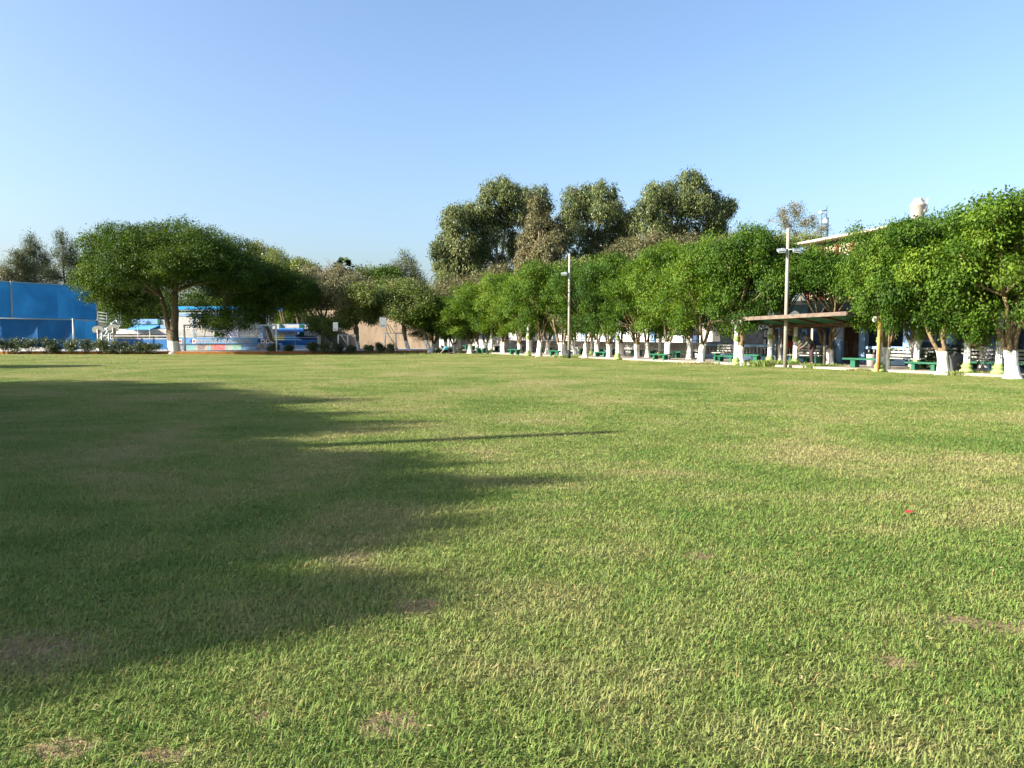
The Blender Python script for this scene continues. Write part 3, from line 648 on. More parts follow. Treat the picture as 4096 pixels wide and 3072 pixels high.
# generic tree made from pixel blobs at a distance
def traced_tree(name, label, base_px, Y, blobs, mat, bark, clumps, per, size, spread, droop=.4, group=None, trunk_r=.3, rz=1.0, depth=None, seed=1, stems=1, inner=.25, flat=.7, twig=0, wr=.45, base_z=0.0, kind='tree', wash=False):
    rr = random.Random(seed); base = P(base_px, 334, Y); base.z = base_z
    t = empty(name, base, 0, label, kind, group); B = []; k = Y / FPX
    for (px, py, rx, rz_) in blobs:
        w = P(px, py, Y) - base; dd = depth if depth is not None else 2.5
        B.append((w.x, rr.uniform(-dd, dd), w.z, rx * k, min(rx, rz_) * k * 1.05 + .15, rz_ * k))
    mb = MB(); top = max(b[2] for b in B)
    low = min(b[2] - b[5] for b in B)
    cx = sum(b[0] for b in B) / len(B)
    hubs = []
    for s_ in range(stems):
        dx = rr.uniform(-1, 1) * (.8 if stems > 1 else 0)
        x0 = dx * .5
        pts = []; rad = []
        for j in range(9):
            f = j / 8; pts.append(Vector((x0 + (cx - x0 + dx * 1.5) * f ** 1.5 + .25 * math.sin(f * 5 + s_), dx * f + rr.uniform(-.1, .1), -.1 + (top * .84) * f))); rad.append(trunk_r * (1 - .93 * f) + .02)
        mb.tube(pts, rad, 9); hubs += [(pts[j], rad[j]) for j in range(2, 9)]
    for b in B:
        bv = Vector(b[:3]); c = [(h, r_) for h, r_ in hubs if h.z < bv.z + .3] or hubs
        h, r_ = min(c, key=lambda q: (q[0] - bv).length + abs(q[0].z - (bv.z - 1.5)) * .3)
        limb(mb, h, bv, min(r_ * .6, trunk_r * .4), trunk_r * .08, rr, 5, .1, 6)
        for _ in range(3):
            e = bv + Vector((rr.uniform(-1, 1) * b[3], rr.uniform(-1, 1) * b[4], rr.uniform(-.2, 1) * b[5])) * .85
            limb(mb, h.lerp(bv, .7), e, trunk_r * .12, trunk_r * .04, rr, 4, .1, 5)
    for _ in range(twig):
        b = rr.choice(B); s = Vector(b[:3]); e = s + Vector((rr.uniform(-1, 1) * b[3], rr.uniform(-.9, .9) * b[4], b[5] * rr.uniform(.9, 1.6)))
        limb(mb, s, e, .035, .012, rr, 4, .06, 4)
    tr = mb.build('trunk', bark, t)
    if name == E_:
        flat, wr, size, spread, inner = 1.25, .32, .36, .27, .12; B = [b[:3] + (b[3] * .95, b[4] * .85, b[5] * .92) for b in B]; clumps = int(clumps * .85)
    link('crown', crown_mesh(name + '_crown', seed * 7 + 1, B, mat, clumps, per, spread, size, droop, inner, flat, wr), (), t)
    return t

def ell(cx, cy, rx, ry, n, q, seed):
    """n blobs spread through an ellipse of pixels"""
    rr = random.Random(seed); out = []
    for k in range(n):
        a = k * 2.399; r_ = math.sqrt((k + .5) / n) * .82
        s = q * rr.uniform(.75, 1.25); out.append((cx + math.cos(a) * r_ * rx + rr.uniform(-2, 2), cy + math.sin(a) * r_ * ry + rr.uniform(-2, 2), s, s * rr.uniform(.75, 1.05)))
    return out
# eucalyptus group, far behind the row
EY = 96
E = 'eucalyptus_tree'; EG = 'tall eucalyptus trees behind the row'
traced_tree(E, 'leftmost tall eucalyptus, lower than the rest, with a drooping edge', 466, EY, [(456, 222, 13, 13), (470, 214, 13, 11), (480, 224, 10, 12), (449, 244, 10, 14), (464, 244, 13, 13), (479, 248, 11, 14), (441, 262, 7, 14), (455, 266, 12, 12), (472, 270, 12, 12), (436, 252, 4, 8), (447, 284, 10, 9)], M['euc'], M['bark_pale'], 939, 44, .24, .44, 1.3, EG, .5, seed=21, stems=3)
traced_tree(E, 'tallest left eucalyptus with a pale straight trunk and pointed top', 497, EY + 2, [(500, 183, 8, 9), (489, 196, 10, 10), (508, 196, 11, 11), (523, 194, 12, 10), (538, 199, 9, 10), (485, 212, 9, 12), (500, 215, 12, 12), (518, 214, 13, 12), (534, 216, 12, 11), (492, 236, 9, 12), (510, 238, 10, 10), (546, 206, 6, 8), (483, 255, 9, 8), (517, 255, 9, 10), (499, 262, 8, 8), (490, 274, 10, 9), (508, 276, 9, 9)], M['euc'], M['bark_pale'], 1044, 44, .24, .44, 1.3, EG, .42, seed=22, stems=2)
traced_tree(E, 'brownish eucalyptus in the middle of the tall group', 540, EY - 3, [(540, 222, 13, 13), (552, 232, 11, 13), (530, 240, 12, 14), (546, 252, 13, 13), (528, 262, 11, 12), (556, 264, 9, 12), (540, 272, 12, 9), (520, 280, 10, 9), (536, 208, 8, 8), (558, 242, 8, 12), (553, 280, 9, 8)], M['euc_brown'], M['bark_pale'], 887, 44, .24, .44, 1.3, EG, .4, seed=23, stems=2)
traced_tree(E, 'rounded dark olive eucalyptus, second from the right of the tall group', 596, EY + 1, [(573, 194, 9, 9), (588, 193, 12, 10), (602, 196, 12, 11), (615, 204, 10, 10), (570, 210, 9, 11), (583, 211, 12, 12), (600, 214, 12, 12), (616, 222, 11, 12), (574, 231, 10, 12), (590, 236, 12, 12), (608, 240, 12, 12), (622, 244, 9, 10), (580, 256, 11, 11), (600, 258, 12, 10), (562, 222, 6, 10), (563, 240, 8, 12), (625, 226, 8, 12), (592, 270, 14, 9), (612, 266, 12, 9), (568, 272, 10, 9)], M['euc'], M['bark'], 1095, 44, .24, .44, 1.3, EG, .45, seed=24, stems=3)
traced_tree(E, 'widest eucalyptus at the right of the tall group, highest rounded top', 678, EY - 1, [(689, 181, 12, 9), (703, 188, 12, 10), (672, 191, 12, 10), (655, 195, 12, 10), (716, 199, 10, 10), (728, 206, 9, 9), (646, 208, 11, 12), (662, 210, 13, 12), (680, 206, 13, 12), (697, 208, 13, 12), (714, 218, 11, 10), (636, 222, 9, 10), (652, 230, 12, 12), (670, 232, 13, 12), (690, 230, 13, 12), (706, 234, 11, 11), (724, 228, 6, 6), (632, 214, 6, 8), (630, 240, 10, 10), (650, 250, 12, 9), (720, 246, 12, 10)], M['euc'], M['bark_pale'], 1409, 44, .24, .44, 1.3, EG, .6, seed=25, stems=3)
traced_tree('olive_tree', 'lower brown-olive tree below the widest eucalyptus', 640, EY - 14, [(628, 250, 12, 12), (646, 246, 12, 11), (662, 250, 12, 12), (614, 260, 11, 11), (684, 250, 13, 12), (702, 252, 12, 11), (720, 250, 10, 12), (640, 264, 13, 11), (668, 266, 13, 11), (733, 246, 9, 11), (745, 240, 9, 9)], M['euc_brown'], M['bark'], 900, 34, .24, .4, .4, 'mid-height trees behind the row', .3, seed=26, stems=3)
traced_tree('olive_tree', 'low grey-green tree under the leftmost eucalyptus', 460, EY - 12, [(445, 290, 12, 10), (462, 288, 12, 10), (480, 284, 12, 11), (452, 302, 12, 10), (472, 298, 12, 10), (498, 272, 11, 10), (432, 300, 8, 10)], M['euc_brown'], M['bark'], 500, 34, .24, .4, .4, 'mid-height trees behind the row', .25, seed=27, stems=2)
traced_tree('olive_tree', 'dark green tree filling the gap behind the pole lamp', 570, EY - 16, [(552, 278, 11, 10), (568, 272, 11, 11), (585, 270, 11, 11), (602, 274, 11, 10), (560, 292, 11, 9), (590, 290, 12, 9)], M['olive'], M['bark'], 500, 34, .24, .4, .4, 'mid-height trees behind the row', .25, seed=28, stems=2)
traced_tree('bare_tree', 'sparse nearly leafless tree standing beside the antenna mast', 800, 92, [(785, 212, 4, 5), (793, 208, 5, 4), (802, 212, 6, 5), (781, 221, 4, 5), (790, 226, 5, 5), (803, 226, 5, 5), (811, 222, 4, 5), (776, 217, 2, 2), (816, 232, 4, 4), (796, 236, 6, 5)], M['euc_brown'], M['twig'], 150, 26, .2, .32, .6, None, .16, seed=29, twig=60, inner=.1)
traced_tree('olive_tree', 'flat olive tree top behind the lamp pole, under the sparse tree', 782, 80, [(765, 243, 12, 7), (782, 242, 12, 6), (800, 243, 11, 6), (750, 246, 10, 7), (815, 246, 8, 7)], M['olive'], M['bark'], 300, 34, .2, .32, .4, 'mid-height trees behind the row', .22, seed=30, stems=2)
# left and middle background
CG = 'casuarina trees beyond the blue screen'
for (px, topy, wdt, lab, sd, Yd) in [(37, 234, 12, 'tall feathery pine with a pointed top behind the blue screen', 31, 104), (66, 233, 13, 'tall feathery pine touching the big tree on its right', 32, 100), (16, 250, 13, 'shorter bluish green pine near the left edge', 33, 96), (2, 268, 9, 'low pine cut by the left edge of the view', 34, 96), (88, 252, 11, 'brownish pine half hidden by the big tree', 35, 104)]:
    bl = []; rr = random.Random(sd); y = topy + 4
    while y < 300:
        f = (y - topy) / (300 - topy); wd = 3 + wdt * min(1, f * 1.9)
        bl.append((px + rr.uniform(-.45, .45) * wd, y, max(3, wd * .55), 6)); bl.append((px + rr.uniform(-.9, .9) * wd, y + 3, max(2.5, wd * .45), 5)); y += 5.2
    traced_tree('pine_tree', lab, px, Yd, bl, M['casu'], M['bark'], 620, 32, .30, .34, -.5, CG, .3, seed=sd, inner=.3, wr=.18, depth=1.2)
BG_ = 'background trees beyond the courts'
def broad(px, cy, rx, ry, Y, mat, lab, seed, n=9, q=None, twig=0, cl=520, name='background_tree', bark='bark', base=None, grp=BG_):
    traced_tree(name, lab, base if base else px, Y, ell(px, cy, rx, ry, n, q or min(rx, ry) * .62, seed), M[mat], M[bark], cl, 34, .24, .34, .4, grp, .25, seed=seed, stems=2, twig=twig)
broad(262, 262, 14, 16, 100, 'euc', 'grey-green tree top peeping out right of the big umbrella tree', 41, name='olive_tree')
broad(288, 280, 20, 22, 92, 'olive', 'brown-olive tree behind the right shoulder of the big tree', 42)
broad(302, 272, 10, 12, 90, 'olive', 'small bright green tree top, right of the brown-olive one', 43)
broad(322, 292, 18, 20, 86, 'drytwig', 'dry greyish twiggy tree left of the palm', 44, twig=120, name='dry_tree', bark='twig')
broad(348, 294, 18, 20, 84, 'drytwig', 'dry brownish twiggy tree in front of the palm', 45, twig=130, name='dry_tree', bark='twig')
broad(370, 284, 18, 16, 92, 'olive', 'low olive tree right of the palm', 46)
broad(386, 284, 16, 12, 90, 'ficus_dark', 'dense green tree left of the dark conifer', 47)
broad(398, 298, 22, 14, 82, 'olive', 'olive tree with dry sprigs in front of the dark conifer', 48, twig=60)
broad(300, 312, 34, 18, 95, 'ficus_dark', 'dark low tree mass behind the blue stand', 49, n=12, cl=700)
broad(225, 303, 50, 26, 95, 'ficus_dark', 'dark low tree behind the blue-roofed building', 50, n=18, cl=1200)
broad(140, 310, 48, 22, 96, 'ficus_dark', 'dark low tree behind the murals on the left', 51, n=18, cl=1200)
broad(60, 305, 40, 16, 108, 'casu', 'low brownish trees behind the upper blue screen', 52, n=10, cl=500)
bl = []
for (x0, t0, w0) in [(406, 252, 8), (396, 262, 7), (416, 268, 9), (422, 280, 6), (399, 278, 8)]:
    y = t0
    while y < 300: bl.append((x0 + random.Random(int(x0 + y)).uniform(-2, 2), y + 3, w0 * min(1, .45 + (y - t0) / 20), 5)); y += 6
traced_tree('conifer', 'dark spiky conifer between the palm and the eucalyptus group', 408, 98, bl, M['casu'], M['bark'], 620, 32, .30, .34, -.4, None, .3, seed=53, inner=.3, wr=.2, depth=1.2)
# near ficus trees left of the row, in front of the courts
KG = 'whitewashed trees along the far end of the lawn'
def edge_tree(px, Y, blobs, lab, seed, mat='ficus_dark', lean=0.0, cl=800, twig=0, tops=None):
    base = P(px, 334, Y); base.z = 0
    t = empty('ficus_tree', base, 0, lab, 'tree', KG); rr = random.Random(seed); k = Y / FPX; B = []
    for (bx, by, rx, rz_) in blobs:
        w = P(bx, by, Y) - base; B.append((w.x, rr.uniform(-1.2, 1.2), w.z, rx * k, min(rx, rz_) * k + .3, rz_ * k))
    mb = MB(); F_ = Vector((lean * .55, 0, 2.6))
    limb(mb, (0, 0, -.05), F_, .19, .13, rr, 8, .03, 10)
    mb.tube([(0, 0, -.05), (0, 0, .3)], [.28, .19], 10)
    hubs = []
    for i in range(4):
        a = i * 1.57 + .4; e = F_ + Vector((math.cos(a) * .9 + lean * .3, math.sin(a) * .7, 1.3)); limb(mb, F_ - Vector((0, 0, .25)), e, .11, .07, rr, 5, .05, 7); hubs.append(e)
    for b in B:
        h = min(hubs, key=lambda q: (q - Vector(b[:3])).length); limb(mb, h, b[:3], .06, .02, rr, 5, .07, 5)
    if twig:
        tw = mb
        for _ in range(twig):
            b = rr.choice([b for b in B if b[2] > 4] or B); s = Vector(b[:3]); e = s + Vector((rr.uniform(-.8, .8), rr.uniform(-.6, .6), b[5] * rr.uniform(1.0, 1.7)))
            limb(tw, s, e, .03, .01, rr, 4, .06, 4)
    mb.build('trunk', M['bark_wash_grey'], t)
    link('crown', crown_mesh('edge_crown', seed, B, M[mat], cl, 40, .24, .15, .45, .25), (), t)
edge_tree(279, KY + 1.5, [(262, 280, 14, 12), (280, 276, 14, 11), (296, 284, 14, 12), (256, 296, 13, 12), (275, 296, 14, 12), (296, 300, 14, 12), (308, 292, 11, 10), (268, 304, 10, 7)], 'dark shaded tree behind the right goal post', 61, lean=-2.2, cl=1000)
edge_tree(333.7, KY + 2.6, [(322, 296, 12, 12), (336, 288, 12, 10), (322, 282, 12, 10), (345, 298, 10, 10), (312, 298, 9, 8), (352, 284, 11, 9)], 'slender tree with thin dry crown leaning over the round shrub', 62, mat='drytwig', lean=-1.6, cl=620, twig=90)
edge_tree(358.5, KY + 3.0, [(345, 318, 11, 9), (360, 308, 12, 10), (370, 314, 10, 8), (352, 300, 11, 10), (368, 296, 12, 11), (343, 322, 6, 5), (356, 292, 10, 7)], 'whitewashed bright green tree between the two white backboards', 63, mat='olive', lean=-.3, cl=950, twig=30)
edge_tree(409.4, KY + 3.0, [(392, 300, 13, 11), (408, 292, 14, 11), (424, 298, 11, 11), (389, 308, 10, 8), (402, 312, 13, 9), (420, 314, 12, 9), (396, 290, 12, 7), (413, 289, 12, 7), (378, 300, 9, 10)], 'whitewashed tree with dense round crown right of the taller backboard', 64, mat='olive', lean=-1.0, cl=1050, twig=60)
edge_tree(430, KY + 2.8, [(430, 306, 10, 9), (418, 318, 10, 8), (436, 318, 9, 9), (444, 326, 8, 8), (450, 316, 9, 9)], 'dark leaning tree beside the end of the tan wall', 65, lean=-1.4, cl=620)
# palm
def palm():
    Y = 90; b = P(345, 334, Y); b.z = 0; t = empty('palm_tree', b, 0, 'fan palm with tufted green head rising above the dry trees', 'tree'); top = P(345, 268, Y).z
    MB().tube([(0, 0, 0), (.1, 0, top * .5), (0, 0, top)], [.35, .28, .3], 10).build('trunk', M['bark'], t)
    rr = random.Random(9); V = []; F = []; T = []
    for k in range(64):
        a = rr.uniform(0, 6.28); e = rr.uniform(-.6, 1.4); L = rr.uniform(.7, 1.15)
        d = Vector((math.cos(a) * math.cos(e), math.sin(a) * math.cos(e), math.sin(e))); hub = Vector((0, 0, top)) + d * L * .75
        sd = d.cross(Vector((0, 0, 1))).normalized(); up = sd.cross(d)
        for j in range(17):
            q = -1.35 + 2.7 * j / 16; dr = (d * math.cos(q) + sd * math.sin(q)); tip = hub + dr * L * .62 - Vector((0, 0, .25 * L * abs(q) * .4 + .1))
            w = sd * math.cos(q) * .06 - d * math.sin(q) * .06; n0 = len(V)
            V += [tuple(hub - w * .3), tuple(hub + dr * L * .33 + w), tuple(tip), tuple(hub + dr * L * .33 - w)]; F.append((n0, n0 + 1, n0 + 2, n0 + 3)); T.append(rr.random())
    link('fronds', np_mesh('fronds', V, F, 4, M['palm'], T), (), t)
palm()

# ------------------------------------------------------------------ far edge of the lawn: kerb, court, hedge bushes
bl_ = Vector((-75, KY, 0)); KE = Vector((KR.x, KR.y, 0))
k = MB(); k.box(((-75 + P(268, 350, KY).x) / 2 + .0, KY + .12, .11), (75 + P(268, 350, KY).x, .24, .22)); 
p0 = Vector((P(268, 350, KY).x, KY + .12, 0)); p1 = Vector((P(432, 350, KY + 3).x, KY + 3.1, 0)); dv = p1 - p0
k.box(((p0 + p1) / 2 + Vector((.05, .02, .11))), (dv.length, .24, .22), math.atan2(dv.y, dv.x))
tag(k.build('kerb', M['orange']), kind='structure')
k2 = MB(); k2.box(((-75 + P(268, 350, KY).x) / 2, KY + .36, .115), (75 + P(268, 350, KY).x, .24, .23)); tag(k2.build('kerb_strip', M['white']), kind='structure')
sheet('court', [(-140, KY + .48), (p0.x, KY + .48), (p1.x, KY + 3.4), (p1.x + 6, KY + 40), (-140, KY + 40)], 0.2, M['court'])
def bush(px, foot, w, h, lab, seed, Y=None, mat='bush', grp='low bushes planted behind the orange kerb', z=0.0):
    b = P(px, 334, Y or KY - .15); b.z = z; k = b.y / FPX; rr = random.Random(seed); W_ = w * k / 2; H_ = h * k; B = []
    for i in range(7): B.append((rr.uniform(-.75, .75) * W_, rr.uniform(-.25, .25), H_ * rr.uniform(.35, .85), W_ * rr.uniform(.32, .5) + .04, W_ * .4, H_ * rr.uniform(.2, .3)))
    t = empty('bush', b, 0, lab, 'bush', grp); mb = MB()
    for q in B: limb(mb, (rr.uniform(-.05, .05), 0, 0), q[:3], .022, .01, rr, 4, .1, 5)
    mb.build('stems', M['bark'], t); link('foliage', crown_mesh('bush_leaves', seed, B, M[mat], 110, 24, .09, .10, .1, .3), (), t)
BU = [(3, 13, 14), (14, 14, 15), (29, 17, 16), (44, 16, 15), (57, 14, 14), (71, 12, 15), (84, 14, 15), (98, 13, 14), (111, 14, 13), (124, 14, 13), (139, 15, 12), (153, 15, 11)]
bushlab = ['bush cut by the left edge of the view', 'dense dark bush, second from the left edge', 'wide bush below the corner of the lower blue screen', 'bush with pale gap beneath it, middle of the blue screen', 'thin-stemmed bush with white showing underneath', 'bush in front of the lower screen post', 'round bush right of the lower screen post', 'bush under the left basketball backboard', 'bush under the right basketball backboard', 'bush in front of the left end of the blue stand', 'spreading bush in the middle of the plain blue wall', 'last bush before the big tree trunk']
for i, (x, w, h) in enumerate(BU): bush(x, 0, w * 1.3, h, bushlab[i], 400 + i)
for i, (x, w, h, lab) in enumerate([(272, 10, 9, 'small dark bush at the foot of the right goal post'), (287, 7, 7, 'thin low plant in front of the pale blue wall'), (312, 10, 10, 'loose bush left of the clipped hedge block'), (327, 20, 12, 'dense clipped dark bush under the round shrub'), (340, 8, 8, 'bush in front of the small white goal'), (350.5, 7, 7.5, 'bush right of the small white goal post'), (368, 8, 8, 'bush right of the whitewashed bright green tree'), (379.5, 9, 9.5, 'pointed dark bush left of the taller white goal'), (391, 6, 8, 'bush inside the taller white goal')]):
    bush(x, 0, w, h, lab, 430 + i, Y=KY + .7, grp='low bushes planted behind the orange kerb', z=.1)
traced_tree('round_shrub', 'small grey-green tree clipped round above the dark clipped bush', 322, KY + 1.7, [(315, 324, 6, 6), (322, 320, 7, 6), (329, 325, 6, 6), (320, 329, 8, 5), (312, 329, 4, 4), (331, 331, 4, 4)], M['olive'], M['bark'], 260, 34, .13, .2, .1, None, .09, seed=71, depth=.5, stems=1)
# ------------------------------------------------------------------ blue windscreens
def screen(name, label, pa, pb, z0, za, zb, seams, posts, n, rail_only_top=True):
    t = empty(name, (pa.x, pa.y, 0), 0, label, 'windscreen', 'blue windscreens round the court')
    d = Vector((pb.x - pa.x, pb.y - pa.y, 0)); L = d.length; d.normalize(); nrm = Vector((d.y, -d.x, 0)); o0 = Vector((pa.x, pa.y, 0))
    cuts = [0] + seams + [1.0]
    for i in range(len(cuts) - 1):
        mb = MB(); f0, f1 = cuts[i], cuts[i + 1]; nx, nz = 10, 10; vs = []
        for j in range(nz + 1):
            for k in range(nx + 1):
                f = f0 + (f1 - f0) * k / nx; h = z0 + (za + (zb - za) * f - z0) * j / nz; s = math.sin(math.pi * k / nx) * math.sin(math.pi * j / nz)
                p = d * (L * f) + nrm * (-.25 * s * (1 + .4 * math.sin(i * 2.1 + k * .5)) - .03); vs.append((p.x, p.y, h))
        fs = [(j * (nx + 1) + k, j * (nx + 1) + k + 1, (j + 1) * (nx + 1) + k + 1, (j + 1) * (nx + 1) + k) for j in range(nz) for k in range(nx)]
        mb.add(vs, fs, 0, True); mb.build('screen_cloth', M['windscreen'], t)
    for f in posts:
        p = d * (L * f) + nrm * .09; h = za + (zb - za) * f + .12; MB().tube([(p.x, p.y, 0), (p.x, p.y, h)], .085, 10).build('post', M['galv'], t)
    a = Vector((0, 0, za + .03)) + nrm * .03; b = d * L + Vector((0, 0, zb + .03)) + nrm * .03
    MB().tube([a, b], .055, 8).build('top_rail', M['galv'], t)
ya, yb = 72, 79
A_ = P(-70, 334, 66.5); B_ = P(97, 334, yb); 
f52 = (P(13, 334, 73.5).x - A_.x) / (B_.x - A_.x)
screen('windscreen', 'tall upper blue windscreen between steel posts', A_, B_, 1.0, P(0, 282.4, 72.6).z, P(97, 286.9, yb).z, [.20, .452, .74], [.02, .452, 1.0], 3)
A2 = P(-60, 334, 63.5); B2 = P(74, 334, 66.0); C2 = P(97, 334, 69.5)
screen('windscreen', 'lower front blue windscreen left of its steel post', A2, B2, .35, P(0, 318, 64.7).z, P(74, 319.9, 66).z, [.45, .72], [.02, 1.0], 3)
screen('windscreen', 'short dark blue windscreen panel right of the lower steel post', B2, C2, .3, P(74, 319.9, 66).z, P(97, 321, 69.5).z, [.5], [1.0], 2)
pl = MB(); pl.box(((A2.x + C2.x) / 2, KY + 1.6, .36), (C2.x - A2.x, .18, .35)); tag(pl.build('low_wall', M['wall_grey']), 'low pale wall behind the bushes under the blue screens', 'wall')
# gantry-like steel steps with platform
def gantry():
    Y = 72; c = P(109, 334, Y); t = empty('steel_stair', (c.x, Y, .2), 0, 'grey steel stair tower with slanted braces behind the backboards', 'stair')
    def q(px, py, dy=0): v = P(px, py, Y + dy); return v - Vector((c.x, Y, .2))
    m = MB()
    for (a, b) in [((99, 336), (119, 317)), ((106, 340), (120, 324)), ((98, 331), (104, 327)), ((119, 310), (119, 326)), ((121, 309), (121, 326)), ((119, 310), (121, 309)), ((119, 326), (121, 326)), ((101, 332), (106, 339)), ((105, 328), (111, 335)), ((111, 323), (116, 330)), ((103, 338), (110, 328)), ((116, 320), (119, 325))]:
        m.tube([q(*a), q(*b)], .07, 6)
        m.tube([q(*a, .8), q(*b, .8)], .05, 6)
    m.build('stair_rail', M['galv'], t)
    m = MB()
    for x in (102, 109, 111): m.tube([q(x, 333), q(x, 350)], .09, 6)
    m.tube([q(102, 336), q(111, 336)], .07, 6); m.build('frame', M['galv'], t)
    m = MB(); 
    for yy in (313, 316, 319, 322): m.tube([q(98, yy - 1, 1.5), q(116, yy + 2, 1.5)], .05, 6)
    for x in (98, 107, 116): m.tube([q(x, 312, 1.5), q(x, 330, 1.5)], .05, 6)
    m.build('side_grille', M['galv_dark'], t)
    m = MB(); m.box(q(107, 343, .5) , (1.0, .6, .9)); m.build('base_box', M['galv_dark'], t)
gantry()
def hoop(px, py, w, h, Y, foot_z, lab, arm=.5):
    """portable hoop with fan-shaped board seen from behind"""
    c = P(px, 334, Y); t = empty('basketball_hoop', (c.x, Y, foot_z), 0, lab, 'basketball hoop', 'basketball hoops on the court')
    k = Y / FPX; bz = P(px, py, Y).z - foot_z; W_ = w * k / 2; H_ = h * k / 2
    pts = [(-W_ * .8, -H_), (W_ * .8, -H_), (W_, -H_ * .3), (W_ * .98, H_ * .35), (W_ * .6, H_ * .9), (0, H_ * 1.08), (-W_ * .6, H_ * .9), (-W_ * .98, H_ * .35), (-W_, -H_ * .3)]
    b = MB(); n = len(pts); vs = [(x, -.02, bz + z) for x, z in pts] + [(x, .02, bz + z) for x, z in pts]
    b.add(vs, [tuple(range(n)), tuple(range(2 * n - 1, n - 1, -1))] + [((i + 1) % n, i, n + i, n + (i + 1) % n) for i in range(n)]); b.build('backboard', M['board'], t)
    b = MB(); b.box((0, -.035, bz - H_ * .92), (W_ * 1.5, .03, .07)); b.build('trim', M['rust'], t)
    r = MB(); r.tube([(.23 * math.cos(a), .3 + .23 * math.sin(a), bz - H_ * .6) for a in [i * .5236 for i in range(13)]], .015, 5); r.build('rim', M['rust'], t)
    r = MB(); r.tube([(0, .0, 0), (0, -.06, bz)], .06, 8); r.build('pole', M['cream'], t)
    r = MB(); r.box((0, .1, .1), (.7, .9, .2)); r.build('base', M['white'], t)
hoop(98, 329.3, 11.5, 6.5, 66, .2, 'left grey fan-shaped basketball board on a thin pole')
hoop(113.5, 327.6, 11.8, 6.5, 66.5, .2, 'right grey fan-shaped basketball board, slightly higher than the other')

# ------------------------------------------------------------------ stands and blue-roofed building
def pane(t, name, x0, y0, x1, y1, Y, mat, c, thick=.12, dy=0):
    a = P(x0, y1, Y + dy); b = P(x1, y0, Y + dy); m = MB()
    m.box(((a.x + b.x) / 2 - c.x, Y + dy - c.y + thick / 2, (a.z + b.z) / 2 - c.z), (b.x - a.x, thick, b.z - a.z)); return m.build(name, mat, t)
def stand_left():
    Y = 70; c = Vector((P(142, 334, Y).x, Y, .2)); t = empty('grandstand', c, 0, 'blue and white grandstand with murals and dark rails left of the big tree trunk', 'grandstand')
    z0 = .2
    def pn(n, x0, y0, x1, y1, m, dy=0, th=.12): return pane(t, n, x0, y0, x1, y1, Y, M[m], c, th, dy)
    pn('front_wall', 110, 339.2, 172, 351, 'blue', 0)
    pn('bench_tier', 110, 338.2, 172, 339.2, 'wall_grey', 0, .9)
    pn('rail', 110, 336.6, 172, 337.6, 'darkrail', .3); pn('rail', 110, 334.2, 172, 335.2, 'darkrail', .9)
    pn('bench_tier', 110, 335.4, 172, 336.4, 'wall_grey', .9, .7)
    pn('mural', 128, 329, 159, 334, 'mural7', 2.0); pn('side_panel', 116, 329, 127.6, 334, 'white', 2.0); pn('side_panel', 159.4, 329, 172, 334, 'wall_grey', 2.0)
    # sloping sky-blue awning
    a = P(126, 329.2, Y + 1.2) - c; b = P(160, 325, Y + 3.2) - c; m = MB()
    m.add([(a.x, 1.2, a.z), (b.x, 1.2, a.z), (b.x, 3.2, b.z), (a.x, 3.2, b.z), (a.x, 1.2, a.z - .06), (b.x, 1.2, a.z - .06), (b.x, 3.2, b.z - .06), (a.x, 3.2, b.z - .06)], [(0, 1, 2, 3), (7, 6, 5, 4), (0, 4, 5, 1), (1, 5, 6, 2), (2, 6, 7, 3), (3, 7, 4, 0)]); m.build('awning', M['skyblue'], t)
    pn('upper_block', 160.4, 325, 172, 328.6, 'ltblue', 2.2, .4)
    pn('top_wall', 131, 319, 157.4, 324, 'ltblue', 3.6); pn('green_band', 129, 324.05, 158, 325, 'green', 3.55); pn('top_wall', 160.2, 319.8, 172, 324.9, 'wall_grey', 3.7); pn('green_post', 157.6, 319.3, 160, 324, 'green', 3.6)
    m = MB(); w = P(172, 0, Y).x - P(131, 0, Y).x; m.box((P(150, 0, Y).x - c.x, 5.2, 1.4), (w * 1.1, 2.6, 2.8)); m.build('core', M['blue'], t)
    for x in (138, 150): 
        q = P(x, 334, Y - .1); MB().tube([(q.x - c.x, -.1, .0), (q.x - c.x, -.1, 1.9)], .03, 6).build('pole', M['galv'], t)
stand_left()
